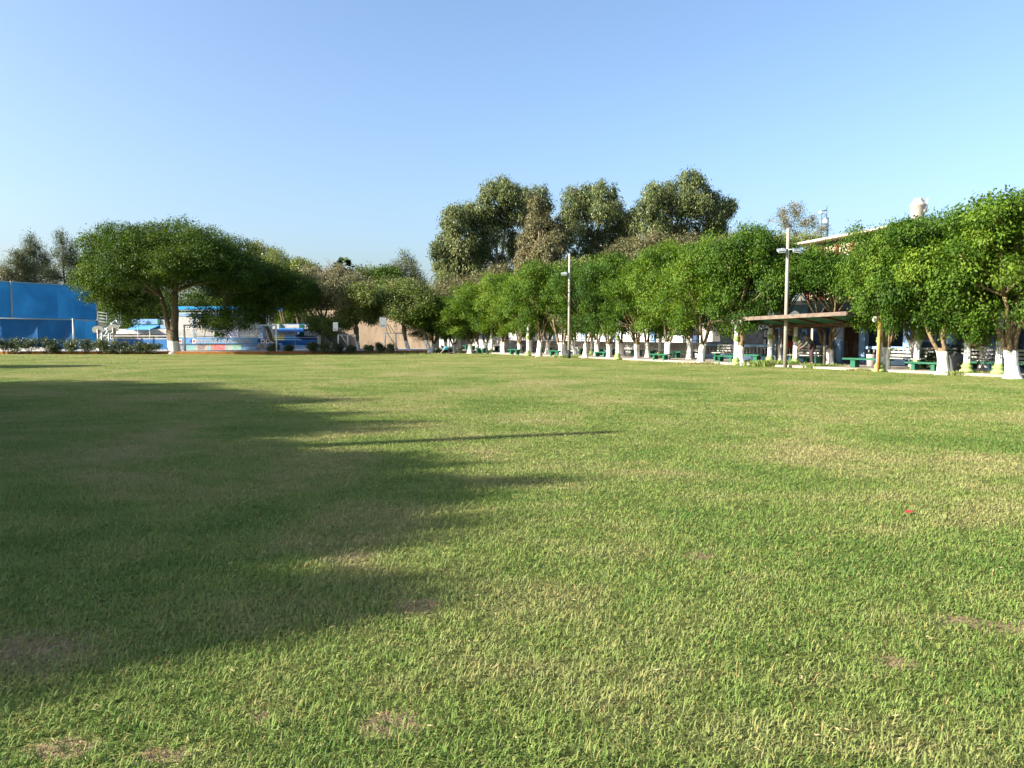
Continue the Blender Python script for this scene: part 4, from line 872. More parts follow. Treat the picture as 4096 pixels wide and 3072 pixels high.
def stand_right():
    Y = 72; c = Vector((P(295, 334, Y).x, Y, .2)); t = empty('grandstand', c, 0, 'pale blue grandstand with brown rails right of the goal', 'grandstand')
    def pn(n, x0, y0, x1, y1, m, dy=0, th=.12): return pane(t, n, x0, y0, x1, y1, Y, M[m], c, th, dy)
    pn('front_wall', 270, 345.4, 319, 351.5, 'ltblue', -.6, .6); pn('front_wall', 270, 340, 319, 345.4, 'blue', 0)
    pn('rail', 270, 338.2, 317, 339.4, 'darkrail', .3); pn('rail', 270, 335.6, 315, 336.6, 'darkrail', .9); pn('bench_tier', 270, 337, 316, 337.8, 'wall_grey', .9, .6)
    pn('panel', 270, 331, 297, 335.4, 'wall_grey', 2.4); pn('green_panel', 299.4, 330, 304, 338, 'green', 2.35); pn('panel', 304.2, 331, 316, 336, 'wall_grey', 2.4)
    pn('top_wall', 272, 324, 279, 329, 'wall_grey', 3.2); pn('green_post', 279.2, 324.4, 281.8, 328.5, 'green', 3.1); pn('top_wall', 282, 324.4, 299, 328, 'wall_grey', 3.2); pn('green_post', 299.2, 324.5, 303, 330, 'green', 3.15); pn('top_wall', 303.2, 325, 309, 329, 'wall_grey', 3.2)
    a = P(274, 331.5, Y + 1.2) - c; b = P(309, 328, Y + 3) - c; m = MB()
    m.add([(a.x, 1.2, a.z), (b.x, 1.2, a.z), (b.x - .6, 3, b.z), (a.x, 3, b.z), (a.x, 1.2, a.z - .06), (b.x, 1.2, a.z - .06), (b.x - .6, 3, b.z - .06), (a.x, 3, b.z - .06)], [(0, 1, 2, 3), (7, 6, 5, 4), (0, 4, 5, 1), (1, 5, 6, 2), (2, 6, 7, 3), (3, 7, 4, 0)]); m.build('awning', M['blue'], t)
    m = MB(); m.box((0, 4.4, 1.2), (4.0, 2, 2.4)); m.build('core', M['blue'], t)
    q = P(295, 334, Y - .8); MB().tube([(q.x - c.x, -.8, .2), (q.x - c.x, -.8, 2.0)], .03, 6).build('pole', M['galv'], t)
    for i, (x, m_) in enumerate([(319.5, 'white'), (323, 'green'), (326.5, 'skyblue')]):
        pass
stand_right()
for i, (x, m_, lab) in enumerate([(319.6, 'white', 'short white pylon right of the pale blue stand'), (323, 'green', 'short green pylon between the white and blue ones'), (326.6, 'skyblue', 'short sky-blue pylon nearest the tan wall')]):
    c = P(x, 334, KY + 5.4); mb = MB(); mb.box((0, 0, .75), (.32, .3, 1.5)); mb.box((0, 0, 1.54), (.38, .36, .07)); o = mb.build('pylon', M[m_]); o.location = (c.x, c.y, .2); tag(o, lab, 'pylon', 'coloured pylons')

def text(parent, body, size, loc, mat, name='lettering', rot=(math.pi / 2, 0, 0), width=None):
    cu = bpy.data.curves.new(name, 'FONT'); cu.body = body; cu.size = size; cu.extrude = .004; cu.align_x = 'CENTER'; cu.align_y = 'CENTER'
    o = bpy.data.objects.new(name, cu); COL.objects.link(o); dg = bpy.context.evaluated_depsgraph_get(); me = bpy.data.meshes.new_from_object(o.evaluated_get(dg))
    bpy.data.objects.remove(o); me.name = name; me.materials.clear(); me.materials.append(M[mat])
    ob = bpy.data.objects.new(name, me); COL.objects.link(ob); ob.location = loc; ob.rotation_euler = rot
    if width:
        xs = [v.co.x for v in me.vertices]; ob.scale = (width / (max(xs) - min(xs)),) * 1 + (1, 1)
    if parent: ob.parent = parent
    return ob
def clubhouse():
    Y = 68.5; c = Vector((P(222, 334, Y).x, Y, .2)); t = empty('clubhouse', c, 0, 'white building with bright blue roof edge behind the goal', 'building')
    def pn(n, x0, y0, x1, y1, m, dy=0, th=.12, par=None): return pane(par or t, n, x0, y0, x1, y1, Y, M[m], c, th, dy)
    pn('wall', 177, 316, 259.5, 339, 'wall_grey', 2.0, .2)
    pn('blue_band', 176.5, 313, 260, 316, 'ltblue', 1.96, .24)
    pn('pillar', 259.8, 314, 262.6, 339, 'ltblue', 1.9, .3)
    pn('pilaster', 192.8, 316.2, 193.6, 338, 'ltblue', 1.95, .05)
    pn('roof', 171, 306.4, 269.5, 309.4, 'brightblue', .4, 4.0)
    # lattice under the roof edge
    m = MB()
    def q(px, py, dy): return P(px, py, Y + dy) - c
    m.tube([q(177, 310, .5), q(269, 310.6, .5)], .035, 5); m.tube([q(177, 313, .5), q(269, 313.4, .5)], .035, 5)
    x = 178
    while x < 268: m.tube([q(x, 310, .5), q(x + 1, 313, .5)], .025, 5); x += 3.4
    m.build('lattice_truss', M['galv'], t)
    for x in (266.6, 268.6): m = MB(); m.tube([q(x, 310, .6), q(x, 337, .6)], .05, 6); m.build('post', M['white'], t)
    pn('side_wall', 262.8, 324.4, 272, 337, 'white', 2.4, .15)
    # terrace with murals in front
    pn('terrace', 176.5, 343.7, 271.8, 351, 'ltblue', -1.0, 3.0)
    for (x0, x1, mm) in [(180, 184, 'mural6'), (187, 197, 'mural1'), (197, 207, 'mural2'), (207, 211, 'mural1'), (211, 225, 'mural3'), (225, 242, 'mural4'), (243, 256, 'mural5'), (257, 267, 'mural6')]: pn('mural', x0, 344, x1 - .2, 350, mm, -1.03, .03)
    # rail
    for (x0, x1) in [(177, 213), (238.2, 271)]:
        m = MB(); m.tube([q(x0, 328.7, -.8), q(x1, 328.7, -.8)], .035, 5); m.tube([q(x0, 336.4, -.8), q(x1, 336.4, -.8)], .03, 5); x = x0
        while x <= x1: m.tube([q(x, 328.7, -.8), q(x, 337.4, -.8)], .022 if int(x - x0) % 9 else .05, 4); x += 1.25
        m.build('railing', M['cream'], t)
    # painted things on the wall
    m = MB(); m.lathe([(.0, 0), (.5, 0), (.5, .01), (.0, .01)], n=20); e = m.build('emblem', M['ink'], t); e.rotation_euler = (math.pi / 2, 0, 0); e.location = q(201.5, 325.5, 1.93); e.scale = (.95, .75, 1)
    for i in (-1, 0, 1): 
        m = MB(); m.box((i * .3, 0, -.15), (.09, .02, .7)); e = m.build('emblem_bar', M['wall_grey'], t); e.location = q(201.5, 325.5, 1.9)
    pn('painted_panel', 199.3, 318.4 + 4, 203.4 - .2, 325.3 - .6, 'red', 1.94, .04) if False else None
    for (x0, x1) in [(190, 193.6), (196.4, 199.8)]: pass
    pn('red_panel', 200, 322.2 - 1.4, 203.8, 325 - 1.8, 'red', 1.95, .04); pn('red_panel', 206.4, 320.8, 210, 323.2, 'red', 1.95, .04)
    m = MB(); pts = [(-.45, 0), (.6, 0), (.62, .12), (.4, .2), (.3, .55), (0, .72), (-.3, .6), (-.45, .25)]; n = len(pts)
    m.add([(x, -.02, z) for x, z in pts] + [(x, .02, z) for x, z in pts], [tuple(range(n)), tuple(range(2 * n - 1, n - 1, -1))] + [((i + 1) % n, i, n + i, n + (i + 1) % n) for i in range(n)]); e = m.build('painted_cap', M['board'], t); e.location = q(217.3, 325.2, 1.93)
    m = MB(); pts = [(-.9, 0), (.75, 0), (.6, .45), (.1, .6), (-.35, .5)]; n = len(pts)
    m.add([(x, -.02, z) for x, z in pts] + [(x, .02, z) for x, z in pts], [tuple(range(n)), tuple(range(2 * n - 1, n - 1, -1))] + [((i + 1) % n, i, n + i, n + (i + 1) % n) for i in range(n)]); e = m.build('painted_shirt', M['inkblue'], t); e.location = q(217, 330.6, 1.93)
    # banners: hung things of their own
    bn = empty('banner', c + q(224.3, 343.6, -1.12), 0, 'long blue banner with white script along the terrace edge', 'banner')
    a = P(176.4, 343.6, Y - 1.12); b = P(271.8, 337.6, Y - 1.12); h = b.z - a.z; w = b.x - a.x
    m = MB(); m.box((0, 0, h / 2), (w, .03, h)); m.build('cloth', M['bannerblue'], bn)
    text(bn, 'El deporte para fortalecer el trabajo en equipo recuperando', .62, (-.2, -.022, h * .5), 'white', width=w * .60)
    for x, mm in [(-w * .47 + .1, 'white'), (-w * .47 + 1.3, 'white'), (w * .405, 'white'), (w * .455, 'white')]:
        m = MB(); m.box((x, -.02, h * .38), (.32, .02, .38)); m.build('badge', M[mm], bn); m = MB(); m.box((x, -.034, h * .40), (.15, .01, .18)); m.build('badge_mark', M['ink' if x > 0 else 'red'], bn)
    for x, mm in [(-w * .345, 'inkblue'), (w * .36, 'inkblue')]: m = MB(); m.lathe([(0, 0), (.16, 0), (.16, .012), (0, .012)], n=14); e = m.build('badge', M[mm], bn); e.rotation_euler = (math.pi / 2, 0, 0); e.location = (x, -.016, h * .5)
    for x in (w * .40, w * .412, -w * .405): m = MB(); m.lathe([(0, 0), (.07, 0), (.07, .012), (0, .012)], n=10); e = m.build('badge_dot', M['red'], bn); e.rotation_euler = (math.pi / 2, 0, 0); e.location = (x, -.016, h * .82)
    b2 = empty('banner', c + q(225.7, 337.4, -1.0), 0, 'pale lilac banner with small print tied to the terrace railing', 'banner')
    a = P(213.2, 337.4, Y - 1.0); b = P(238, 329, Y - 1.0); h = b.z - a.z; w = b.x - a.x
    m = MB(); m.box((0, 0, h / 2), (w, .03, h)); m.build('cloth', M['purplewhite'], b2)
    m = MB(); m.lathe([(0, 0), (.26, 0), (.26, .012), (0, .012)], n=18); e = m.build('seal', M['board'], b2); e.rotation_euler = (math.pi / 2, 0, 0); e.location = (-w * .4, -.016, h * .42)
    for (x, z, ww) in [(.1, .66, .5), (.14, .54, .42), (.14, .4, .45), (.05, .22, .8), (.0, .95, .96)]:
        m = MB(); m.box((x * w, -.02, z * h), (ww * w, .01, .03)); m.build('print_line', M['inkblue'], b2)
clubhouse()
def goal(px0, px1, top, foot0, foot1, lab, Y0, depth, name='soccer_goal', rad=.065):
    a = P(px0, 334, Y0); a.z = 0; b = P(px1, 334, Y0 - .4); b.z = 0; H = P(px0, top, Y0).z
    t = empty(name, a, 0, lab, 'goal'); d = b - a
    MB().tube([(0, 0, 0), (0, 0, H)], rad, 10).build('post', M['goal'], t); MB().tube([d, d + Vector((0, 0, H))], rad, 10).build('post', M['goal'], t)
    MB().tube([Vector((-.05, 0, H)), d + Vector((.05, 0, H))], rad, 10).build('crossbar', M['goal'], t)
    m = MB(); bk = Vector((0, depth, 0))
    m.tube([Vector((0, 0, H)), Vector((-.25, depth * .5, 0))], .03, 6); m.tube([d + Vector((0, 0, H)), d + Vector((-1.0, depth * .7, 0))], .03, 6)
    m.build('stay', M['cream'], t)
goal(184.5, 276.3, 325.3, 0, 0, 'large white goal frame without net in front of the blue banner', 62.2 - 1.0, 1.6)
# thicker front edge of left post: white face board
def mini_goal(px, w, top, Y, z, lab, board, bw, bh, sd):
    c = P(px, 334, Y); t = empty('small_goal', (c.x, Y, z), 0, lab, 'goal', 'white goals with backboards'); k = Y / FPX
    H = P(px, top, Y).z - z; w_ = w * k
    m = MB(); m.tube([(0, 0, 0), (0, 0, H), (w_, .5, H), (w_, .5, 0)], .06, 8); m.build('frame', M['goal'], t)
    m = MB(); m.tube([(.15, .3, H), (w_ * 1.05, 1.6, .05)], .045, 7); m.tube([(w_, .5, H), (w_ * 1.5, 1.2, H)], .045, 7); m.tube([(w_ * 1.5, 1.2, H), (w_ * 2.15, 2.0, .05)], .05, 7); m.tube([(w_, .5, .04), (w_ * 2.1, 2.0, .04)], .04, 6); m.build('brace', M['goal'], t)
    bx, by = board; q = P(bx, by, Y - .3) - Vector((c.x, Y, z))
    m = MB(); m.box(q, (bw * k, .06, bh * k), .0); m.build('backboard', M['goal'], t)
    m = MB(); m.tube([(q.x - .2, q.y - .03 - .2 + .2 * math.cos(0), q.z - bh * k * .3)] + [(q.x + .2 * math.cos(a) * 1.0, q.y - .25 + .2 * math.sin(a), q.z - bh * k * .3) for a in [i * .6 for i in range(11)]], .012, 5); m.build('rim', M['rust'], t)
    for dx in (.15, .55, .9):
        m = MB(); e = Vector((w_ * dx, .4, H)); m.tube([q + Vector((.1, .05, -bh * k * .3 + .1)), (q + e) / 2 + Vector((.05, 0, .22)), e], .025, 6); m.build('support_pipe', M['galv'], t)
    m = MB(); m.box((w_ * 1.5, 2.4, H + .35), (.5, .05, .6), .9); m.build('rear_panel', M['galv_dark'], t)
mini_goal(338.3, 8, 335, KY + .9, .2, 'smaller white goal with white backboard left of the bright green tree', (335.5, 326.6), 4.8, 8.6, 1)
mini_goal(385, 10, 333.2, KY + 1.6, .2, 'larger white goal with white backboard in front of the tan wall', (383, 322.4), 6.8, 10.0, 2)
# tan wall
t0, t1 = P(318, 334, 78), P(436, 334, 74)
d = t1 - t0; mb = MB(); mb.box((t0.x + d.x / 2, t0.y + d.y / 2, 2.0), (d.xy.length, .3, 4.0), math.atan2(d.y, d.x))
tag(mb.build('boundary_wall', M['tan']), 'tall stained tan wall behind the small white goals', 'wall')
# blue frame structure above it
c = P(446, 334, 97); t = empty('blue_canopy', (c.x, 97, 0), 0, 'blue steel frame showing between the dark tree and the row', 'canopy')
q = P(446, 295, 97).z
m = MB(); m.box((0, 0, q), (2.6, .3, .25)); m.box((0, 0, q - .55), (2.4, .2, .12)); m.build('beam', M['blue'], t)
m = MB(); m.box((0, .3, q - 1.6), (2.2, .1, 1.8)); m.build('panel', M['skyblue'], t)
for x in (-1.1, 0, 1.1): m = MB(); m.box((x, 0, (q - .2) / 2), (.15, .15, q - .2)); m.build('post', M['galv'], t)
# power lines at far left
for (a, b, lab) in [((-40, 271, 90), (130, 290, 110), 'upper thin power line crossing the sky at the left edge'), ((-40, 276, 90), (130, 296, 110), 'lower thin power line crossing behind the pines')]:
    p_, q_ = P(*a), P(*b); m = MB(); m.tube([p_.lerp(q_, i / 8) - Vector((0, 0, .6 * math.sin(math.pi * i / 8))) for i in range(9)], .03, 4); tag(m.build('power_line', M['galv_dark']), lab, 'power line')

# ------------------------------------------------------------------ walkway along the row
s0, s1 = -14, S(428, 0.5) + 2
def strip(name, o0, o1, za, mat, sa=s0, sb=s1, z0=-.02):
    m = MB(); m.prism([R(sa, o0)[:2], R(sa, o1)[:2], R(sb, o1)[:2], R(sb, o0)[:2]][::-1], z0, za); return m.build(name, mat)
def wavy_walk():
    rr = random.Random(2); pts = []; s = s0
    while s < s1: pts.append(R(s, .55 + rr.uniform(-.07, .1))[:2]); s += .8
    pts += [R(s1, 12)[:2], R(s0, 12)[:2]]
    m = MB(); m.prism(pts, -.02, .10); o = m.build('walkway', M['pave']); tag(o, kind='structure')
wavy_walk()
RZ = ROWANG
def rbox(m, s, o, z, ls, lo, lz, mi=0): m.box(R(s, o, z), (ls, lo, lz), RZ, mi)
def lbox(m, base, s, o, z, ls, lo, lz): # box in row frame, relative to empty with rotation RZ (local x along the row, local y towards the field)
    m.box((s, -o, z), (ls, lo, lz))
def rempty(name, s, o, label, cat, group=None, z=0.1): return empty(name, R(s, o, z), RZ, label, cat, group)
# in a row-frame empty: local +x = U (away), local +y = -N?  rotation by RZ maps x->U, y->(-U.y,U.x) = -N
# low wall with railing
sa, sb = S(706, 5.2), S(424, 5.2)
t = rempty('low_wall', sa, 5.2, 'long low grey-white wall with a thin dark rail on top, behind the tree row', 'wall')
L_ = sb - sa
hw = Hs(S(560, 5.2), 5.2, 340.8) - .1
m = MB(); m.box((L_ / 2, 0, .28), (L_, .2, .56)); m.build('lower_wall', M['wall_grey'], t)
m = MB(); m.box((L_ / 2, -.03, .56 + (hw - .56) / 2), (L_, .14, hw - .56)); m.build('upper_wall', M['wall_grey_up'], t)
m = MB(); x = .2
while x < L_: m.box((x, .045, .56 + (hw - .56) / 2), (.05, .03, hw - .62)); x += .35
m.build('grooves', M['wall_grey'], t)
m = MB(); m.tube([(0, 0, hw + .12), (L_, 0, hw + .12)], .022, 5); x = 0
while x < L_: m.tube([(x, 0, hw), (x, 0, hw + 1.6)], .022, 5); x += 1.9
m.tube([(0, 0, hw + 1.6), (L_, 0, hw + 1.6)], .022, 5); m.build('railing', M['navy'], t)
# white and blue building set back behind, in the sun
o_b = 17.0; sa, sb = S(712, o_b), S(424, o_b); L_ = sb - sa
t = rempty('school_building', sa, o_b, 'sunlit white building with blue trim and navy columns behind the low wall', 'building', z=0)
m = MB(); m.box((L_ / 2, -2, 1.95), (L_, 4, 3.9)); m.build('wall', M['white'], t)
m = MB(); m.box((L_ / 2, -1.6, 4.05), (L_ + .8, 5.2, .25)); m.build('roof', M['ltblue'], t)
for k in range(11):
    x = L_ * (k + .35) / 11
    m = MB(); m.box((x, .12, 1.9), (.55, .24, 3.7)); m.build('column', M['navy' if k % 2 == 0 else 'ltblue'], t)
for k in range(11):
    x = L_ * (k + .85) / 11; w = L_ / 11 * .5
    m = MB(); m.box((x, .03, 2.65), (w, .06, 1.0)); wi = m.build('window', M['ltblue'], t); m = MB(); m.box((x, .07, 2.65), (w * .82, .04, .72)); m.build('pane', M['glass' if k in (1, 8) else 'white'], wi)
# picture frames / notice boards on the low-wall railing near x 690
for i, px in enumerate((678, 691)):
    s = S(px, 6.2); q = rempty('notice_board', s, 6.2, 'framed colourful notice board behind the whitewashed trees, ' + ('left one' if i == 0 else 'right one'), 'notice board', 'framed notice boards')
    m = MB(); m.box((0, 0, 1.95), (1.6, .05, 1.1)); m.build('frame', M['cream'], q); m = MB(); m.box((0, .035, 1.95), (1.4, .03, .95)); m.build('sheet', M['white'], q); m = MB(); m.box((-.2, .06, 1.95), (.45, .02, .5)); m.box((.35, .06, 2.0), (.3, .02, .4)); m.build('picture', M['skyblue'], q)
    m = MB(); m.box((-.7, 0, .7), (.06, .06, 1.4)); m.box((.7, 0, .7), (.06, .06, 1.4)); m.build('leg', M['navy'], q)
# red cloth tent
s = S(513, 8); q = rempty('red_parasol', s, 8, 'red pyramid canopy behind the many-stemmed tree', 'canopy'); zt = Hs(s, 8, 321) - .1; zb = Hs(s, 8, 331) - .1
m = MB(); m.add([(-1.1, -1.1, zb), (1.1, -1.1, zb), (1.1, 1.1, zb), (-1.1, 1.1, zb), (0, 0, zt)], [(0, 1, 4), (1, 2, 4), (2, 3, 4), (3, 0, 4), (3, 2, 1, 0)]); m.build('canopy_cloth', M['red'], q)
MB().tube([(0, 0, 0), (0, 0, zt - .1)], .03, 6).build('pole', M['galv'], q)
# concrete tiers under a dark roof, and arcade
s_t0, s_t1 = S(776, 9.0), S(708, 7.5)
t = rempty('concrete_tiers', s_t0, 7.0, 'shaded beige concrete tiers behind the balustrade', 'tiers')
Lt = s_t1 - s_t0
for k, (z, mm) in enumerate([(1.0, 'wall_grey_up'), (1.75, 'conc'), (2.6, 'wall_grey')]):
    m = MB(); m.box((Lt * (.5 + .07 * k), -1.0 - k * 1.2 + .006 * k, z / 2), (Lt * (1 - .14 * k), 1.2, z)); m.build('tier', M[mm], t)
# arcade pavilion
s_a, s_b = S(1045, 6.3), S(775, 6.3); La = s_b - s_a
t = rempty('arcade', s_a, 6.3, 'pale blue arcade with pointed arches behind the shelter and the trees', 'building')
def arch_bay(x0, x1, zt, zs, mat, parent, y=0, th=.25):
    """wall piece above a pointed arch opening between x0 and x1"""
    n = 10; w = (x1 - x0) / 2; cx = (x0 + x1) / 2; pts = []
    for i in range(n + 1):
        f = -1 + 2 * i / n; pts.append((cx + f * w, zs + (zt - .25 - zs) * (1 - abs(f) ** 1.8)))
    m = MB(); vs = []; fs = []
    for (x, z) in pts: vs += [(x, y, z), (x, y, zt), (x, y - th, z), (x, y - th, zt)]
    for i in range(n): a = i * 4; fs += [(a, a + 4, a + 5, a + 1), (a + 2, a + 3, a + 7, a + 6), (a, a + 2, a + 6, a + 4), (a + 1, a + 5, a + 7, a + 3)]
    m.add(vs, fs); return m.build('arch', mat, parent)
cols = [S(px, 6.3) - s_a for px in (1030, 995, 950, 908, 863.5, 839, 806, 779)]
for x in cols: m = MB(); m.box((x, 0, 1.55), (.34, .34, 3.1)); m.box((x, 0, 2.35), (.42, .42, .1)); m.box((x, 0, .1), (.44, .44, .2)); m.build('column', M['ltblue'], t)
for i in range(len(cols) - 1): arch_bay(cols[i] + .17, cols[i + 1] - .17, 3.1, 2.3, M['ltblue'], t)
m = MB(); m.box((La / 2, -1.6, 3.22), (La + .5, 4.2, .22)); m.build('roof', M['wall_grey'], t)
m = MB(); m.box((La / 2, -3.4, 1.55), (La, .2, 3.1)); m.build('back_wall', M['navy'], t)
x = S(851, 9.5) - s_a
m = MB(); m.box((x, -3.24, 1.1), (1.9, .08, 2.2)); dr = m.build('door', M['brownwood'], t)
for dx in (-.45, .45): m = MB(); m.box((x + dx, -3.18, .7), (.6, .03, .8)); m.build('panel', M['rust'], dr)
for px in (796, 884, 925): 
    x = S(px, 9.5) - s_a; m = MB(); m.box((x, -3.26, 1.7), (1.1, .06, 1.2)); w_ = m.build('window', M['ltblue'], t); m = MB(); m.box((x, -3.22, 1.7), (.9, .06, 1.0)); m.build('pane', M['glass'], w_)
x = S(768, 9.3) - s_a
# balustrades
def balustrade(pa, pb, lab):
    sa, sb = S(pb, 5.3), S(pa, 5.3); L = sb - sa; t = rempty('balustrade', sa, 5.3, lab, 'balustrade', 'blue balustrades')
    m = MB(); m.box((L / 2, 0, .82), (L, .26, .14)); m.build('handrail', M['ltblue'], t)
    m = MB(); m.box((L / 2, 0, .14), (L, .26, .28)); m.build('plinth', M['ltblue'], t)
    n = int(L / .26)
    prof = [(.05, .28), (.075, .33), (.05, .38), (.085, .48), (.075, .56), (.042, .66), (.06, .72), (.05, .75)]
    me = MB().lathe(prof, n=8).build('baluster', M['conc'], None); me0 = me.data; bpy.data.objects.remove(me)
    for i in range(n): o = link('baluster', me0, (), t); o.location = (L * (i + .5) / n, 0, 0)
balustrade(706, 771, 'pale blue balustrade left of the shelter, grey balusters')
balustrade(775, 836, 'pale blue balustrade behind the shelter and the bending person')
balustrade(867, 907, 'pale blue balustrade right of the doorway')
# sign panel by the doorway
s = S(840, 5.2); q = rempty('sign_panel', s, 5.0, 'blank grey sign panel hanging left of the doorway', 'sign', z=.1); za, zb = Hs(s, 5.0, 341) - .1, Hs(s, 5.0, 327.5) - .1
m = MB(); m.box((0, 0, (za + zb) / 2), (.62, .08, zb - za)); m.build('board', M['conc'], q); MB().tube([(.33, 0, 0), (.33, 0, zb)], .05, 8).build('post', M['ltblue'], q); m = MB(); m.box((-.1, -.05, 1.0), (.25, .2, 2.0)); m.build('pier', M['ltblue'], q)
# small white sign boards on a near-black backing sheet
s = S(767, 7); q = rempty('white_sign', s, 7.0, 'small white sign of square and two bars on a dark backing left of the shelter', 'sign'); z1 = Hs(s, 7, 340) - .1
m = MB(); m.box((0, 0, z1 + .38), (.5, .04, .42)); m.box((-.16, 0, z1 - .25), (.2, .04, .62)); m.box((.18, 0, z1 - .25), (.2, .04, .62)); m.build('boards', M['white'], q); m = MB(); m.box((0, -.04, z1 * .5 + .2), (.7, .03, z1 + 1.0)); m.build('backing', M['dark'], q)
# white chapel-like building with arches at the right
s = S(985, 15); s2 = S(930, 15)
t = rempty('chapel', s, 15, 'white gabled building with arched openings seen between the right-hand trees', 'building', z=0); Lc = s2 - s
m = MB(); n = 6; m.prism([(0, 0), (Lc, 0), (Lc, -4), (0, -4)][::-1], 0, 2.6); m.build('wall', M['white'], t)
m = MB(); m.add([(0, .0, 2.6), (Lc, .0, 2.6), (Lc / 2, .0, 3.5), (0, -4, 2.6), (Lc, -4, 2.6), (Lc / 2, -4, 3.5)], [(0, 1, 2), (5, 4, 3), (0, 3, 4, 1), (1, 4, 5, 2), (2, 5, 3, 0)]); m.build('gable', M['white'], t)
for f, hh in ((.2, 1.8), (.45, 1.4), (.75, 1.9)):
    m = MB(); w = .38; pts = [(-w, .5), (w, .5), (w, hh)] + [(w * math.cos(a), hh + w * math.sin(a)) for a in [i * math.pi / 8 for i in range(1, 8)]] + [(-w, hh)]; nn = len(pts)
    m.add([(Lc * f + x, .02, z) for x, z in pts] + [(Lc * f + x, -.1, z) for x, z in pts], [tuple(range(nn))] + [((i + 1) % nn, i, nn + i, nn + (i + 1) % nn) for i in range(nn)]); m.build('arch_opening', M['wall_grey_up'], t)
s = S(990, 9); q = R(s, 9, .1); m = MB(); rr = random.Random(4); bm = bmesh.new(); bmesh.ops.create_icosphere(bm, subdivisions=3, radius=1.0)
for v in bm.verts: v.co *= 1 + .25 * math.sin(v.co.x * 5 + v.co.z * 3) * math.cos(v.co.y * 4); v.co.z = max(v.co.z * 1.1 + .5, 0); v.co.x *= .75; v.co.y *= .75
me = bpy.data.meshes.new('boulder'); bm.to_mesh(me); o = link('boulder', me, M['rock']); o.location = q; tag(o, 'ochre rock grotto between the two right-hand trees', 'boulder')
# hall with red posts behind
pa, pb = P(884, 230, 53.5), P(802, 241.3, 62.5)
d = Vector((pb.x - pa.x, pb.y - pa.y, 0)); ux = d.normalized(); st = Vector((pa.x, pa.y, 0)) - ux * .4; L = .4 + d.length; hz = 9.0
t = empty('hall', st, math.atan2(ux.y, ux.x), 'large beige hall with brick-red posts and white roof edge rising over the trees', 'building')
ea, eb = P(880, 230.6, 53.9).z, P(802, 241.3, 62.5).z; hz = (ea + eb) / 2
m = MB(); m.box((L / 2, -6, (hz - .5) / 2), (L, 11, hz - .5)); m.build('wall', M['beige'], t)
m = MB(); m.box((L / 2, -5.9, hz - .06), (L + 1, 12.6, .13)); m.build('roof', M['cream'], t)
m = MB(); m.box((L / 2, -5.8, hz + .03), (L + .6, 12.2, .05)); m.build('roof_sheet', M['conc'], t)
k = 0; x = .6
while x < L: m = MB(); m.box((x, -.38, hz / 2 - .25), (.22, .24, hz - .5)); m.build('post', M['redpost'], t); x += 1.75
# water tank
Y = 62; c = P(913.5, 334, Y); ztp = P(913, 198.5, Y).z; t = empty('water_tank', (c.x, Y, 0), 0, 'round cream water tank rising above the trees at right', 'water tank')
k = Y / FPX * .88
m = MB(); m.lathe([(3.0 * k, ztp - 3.2), (5.4 * k, ztp - 2.6), (7.9 * k, ztp - .62), (8.3 * k, ztp - .60), (8.3 * k, ztp - .48), (7.7 * k, ztp - .46), (4.6 * k, ztp - .12), (4.6 * k, ztp - .02), (4.0 * k, ztp)], n=28); m.build('tank', M['tank'], t)
m = MB(); 
for a in range(4): m.tube([(math.cos(a * 1.57 + .7) * .5, math.sin(a * 1.57 + .7) * .5, 0), (math.cos(a * 1.57 + .7) * .35, math.sin(a * 1.57 + .7) * .35, ztp - 2.6)], .1, 8)
m.build('support', M['conc'], t)
m = MB(); m.tube([(.62, -.2, ztp - .9), (.66, -.2, ztp + .02)], .05, 6); m.tube([(.2, -.1, ztp - .2), (.66, -.2, ztp - .14)], .035, 6); m.build('pipe', M['white'], t)
m = MB(); m.lathe([(0, 0), (.16, 0), (.16, .02), (0, .02)], n=14); e = m.build('port', M['board'], t); e.rotation_euler = (math.pi / 2, 0, 0); e.location = (.35, -8.0 * k * .84, ztp - 1.05)
# antenna mast
Y = 90; c = P(821, 334, Y); zt = P(821, 206, Y).z; t = empty('antenna_mast', (c.x, Y, 0), 0, 'slim lattice antenna mast with small dishes beside the sparse tree', 'antenna')
m = MB()
for dx in (-.3, .3): m.tube([(dx, 0, 0), (dx, 0, zt - (.5 if dx < 0 else 0))], .05, 5)
m.tube([(.55, .2, 0), (.55, .2, zt - 1.3)], .07, 6)
z = 6
while z < zt - .8: m.tube([(-.3, 0, z), (.3, 0, z + .6)], .025, 4); m.tube([(-.3, 0, z), (.3, 0, z)], .03, 4); z += .6
m.tube([(-.7, 0, zt - .6), (.3, 0, zt - .5)], .05, 5); m.build('lattice', M['galv_dark'], t)
for (x, z, r_) in [(-.6, zt - .9, .2), (-.05, zt - 1.9, .3)]: m = MB(); m.lathe([(0.02, 0), (r_ * .8, .06), (r_, .3), (r_ * .9, .32), (.02, .3)], n=14); e = m.build('dish', M['white'], t); e.location = (x, -.2, z); e.rotation_euler = (1.2, 0, 0)

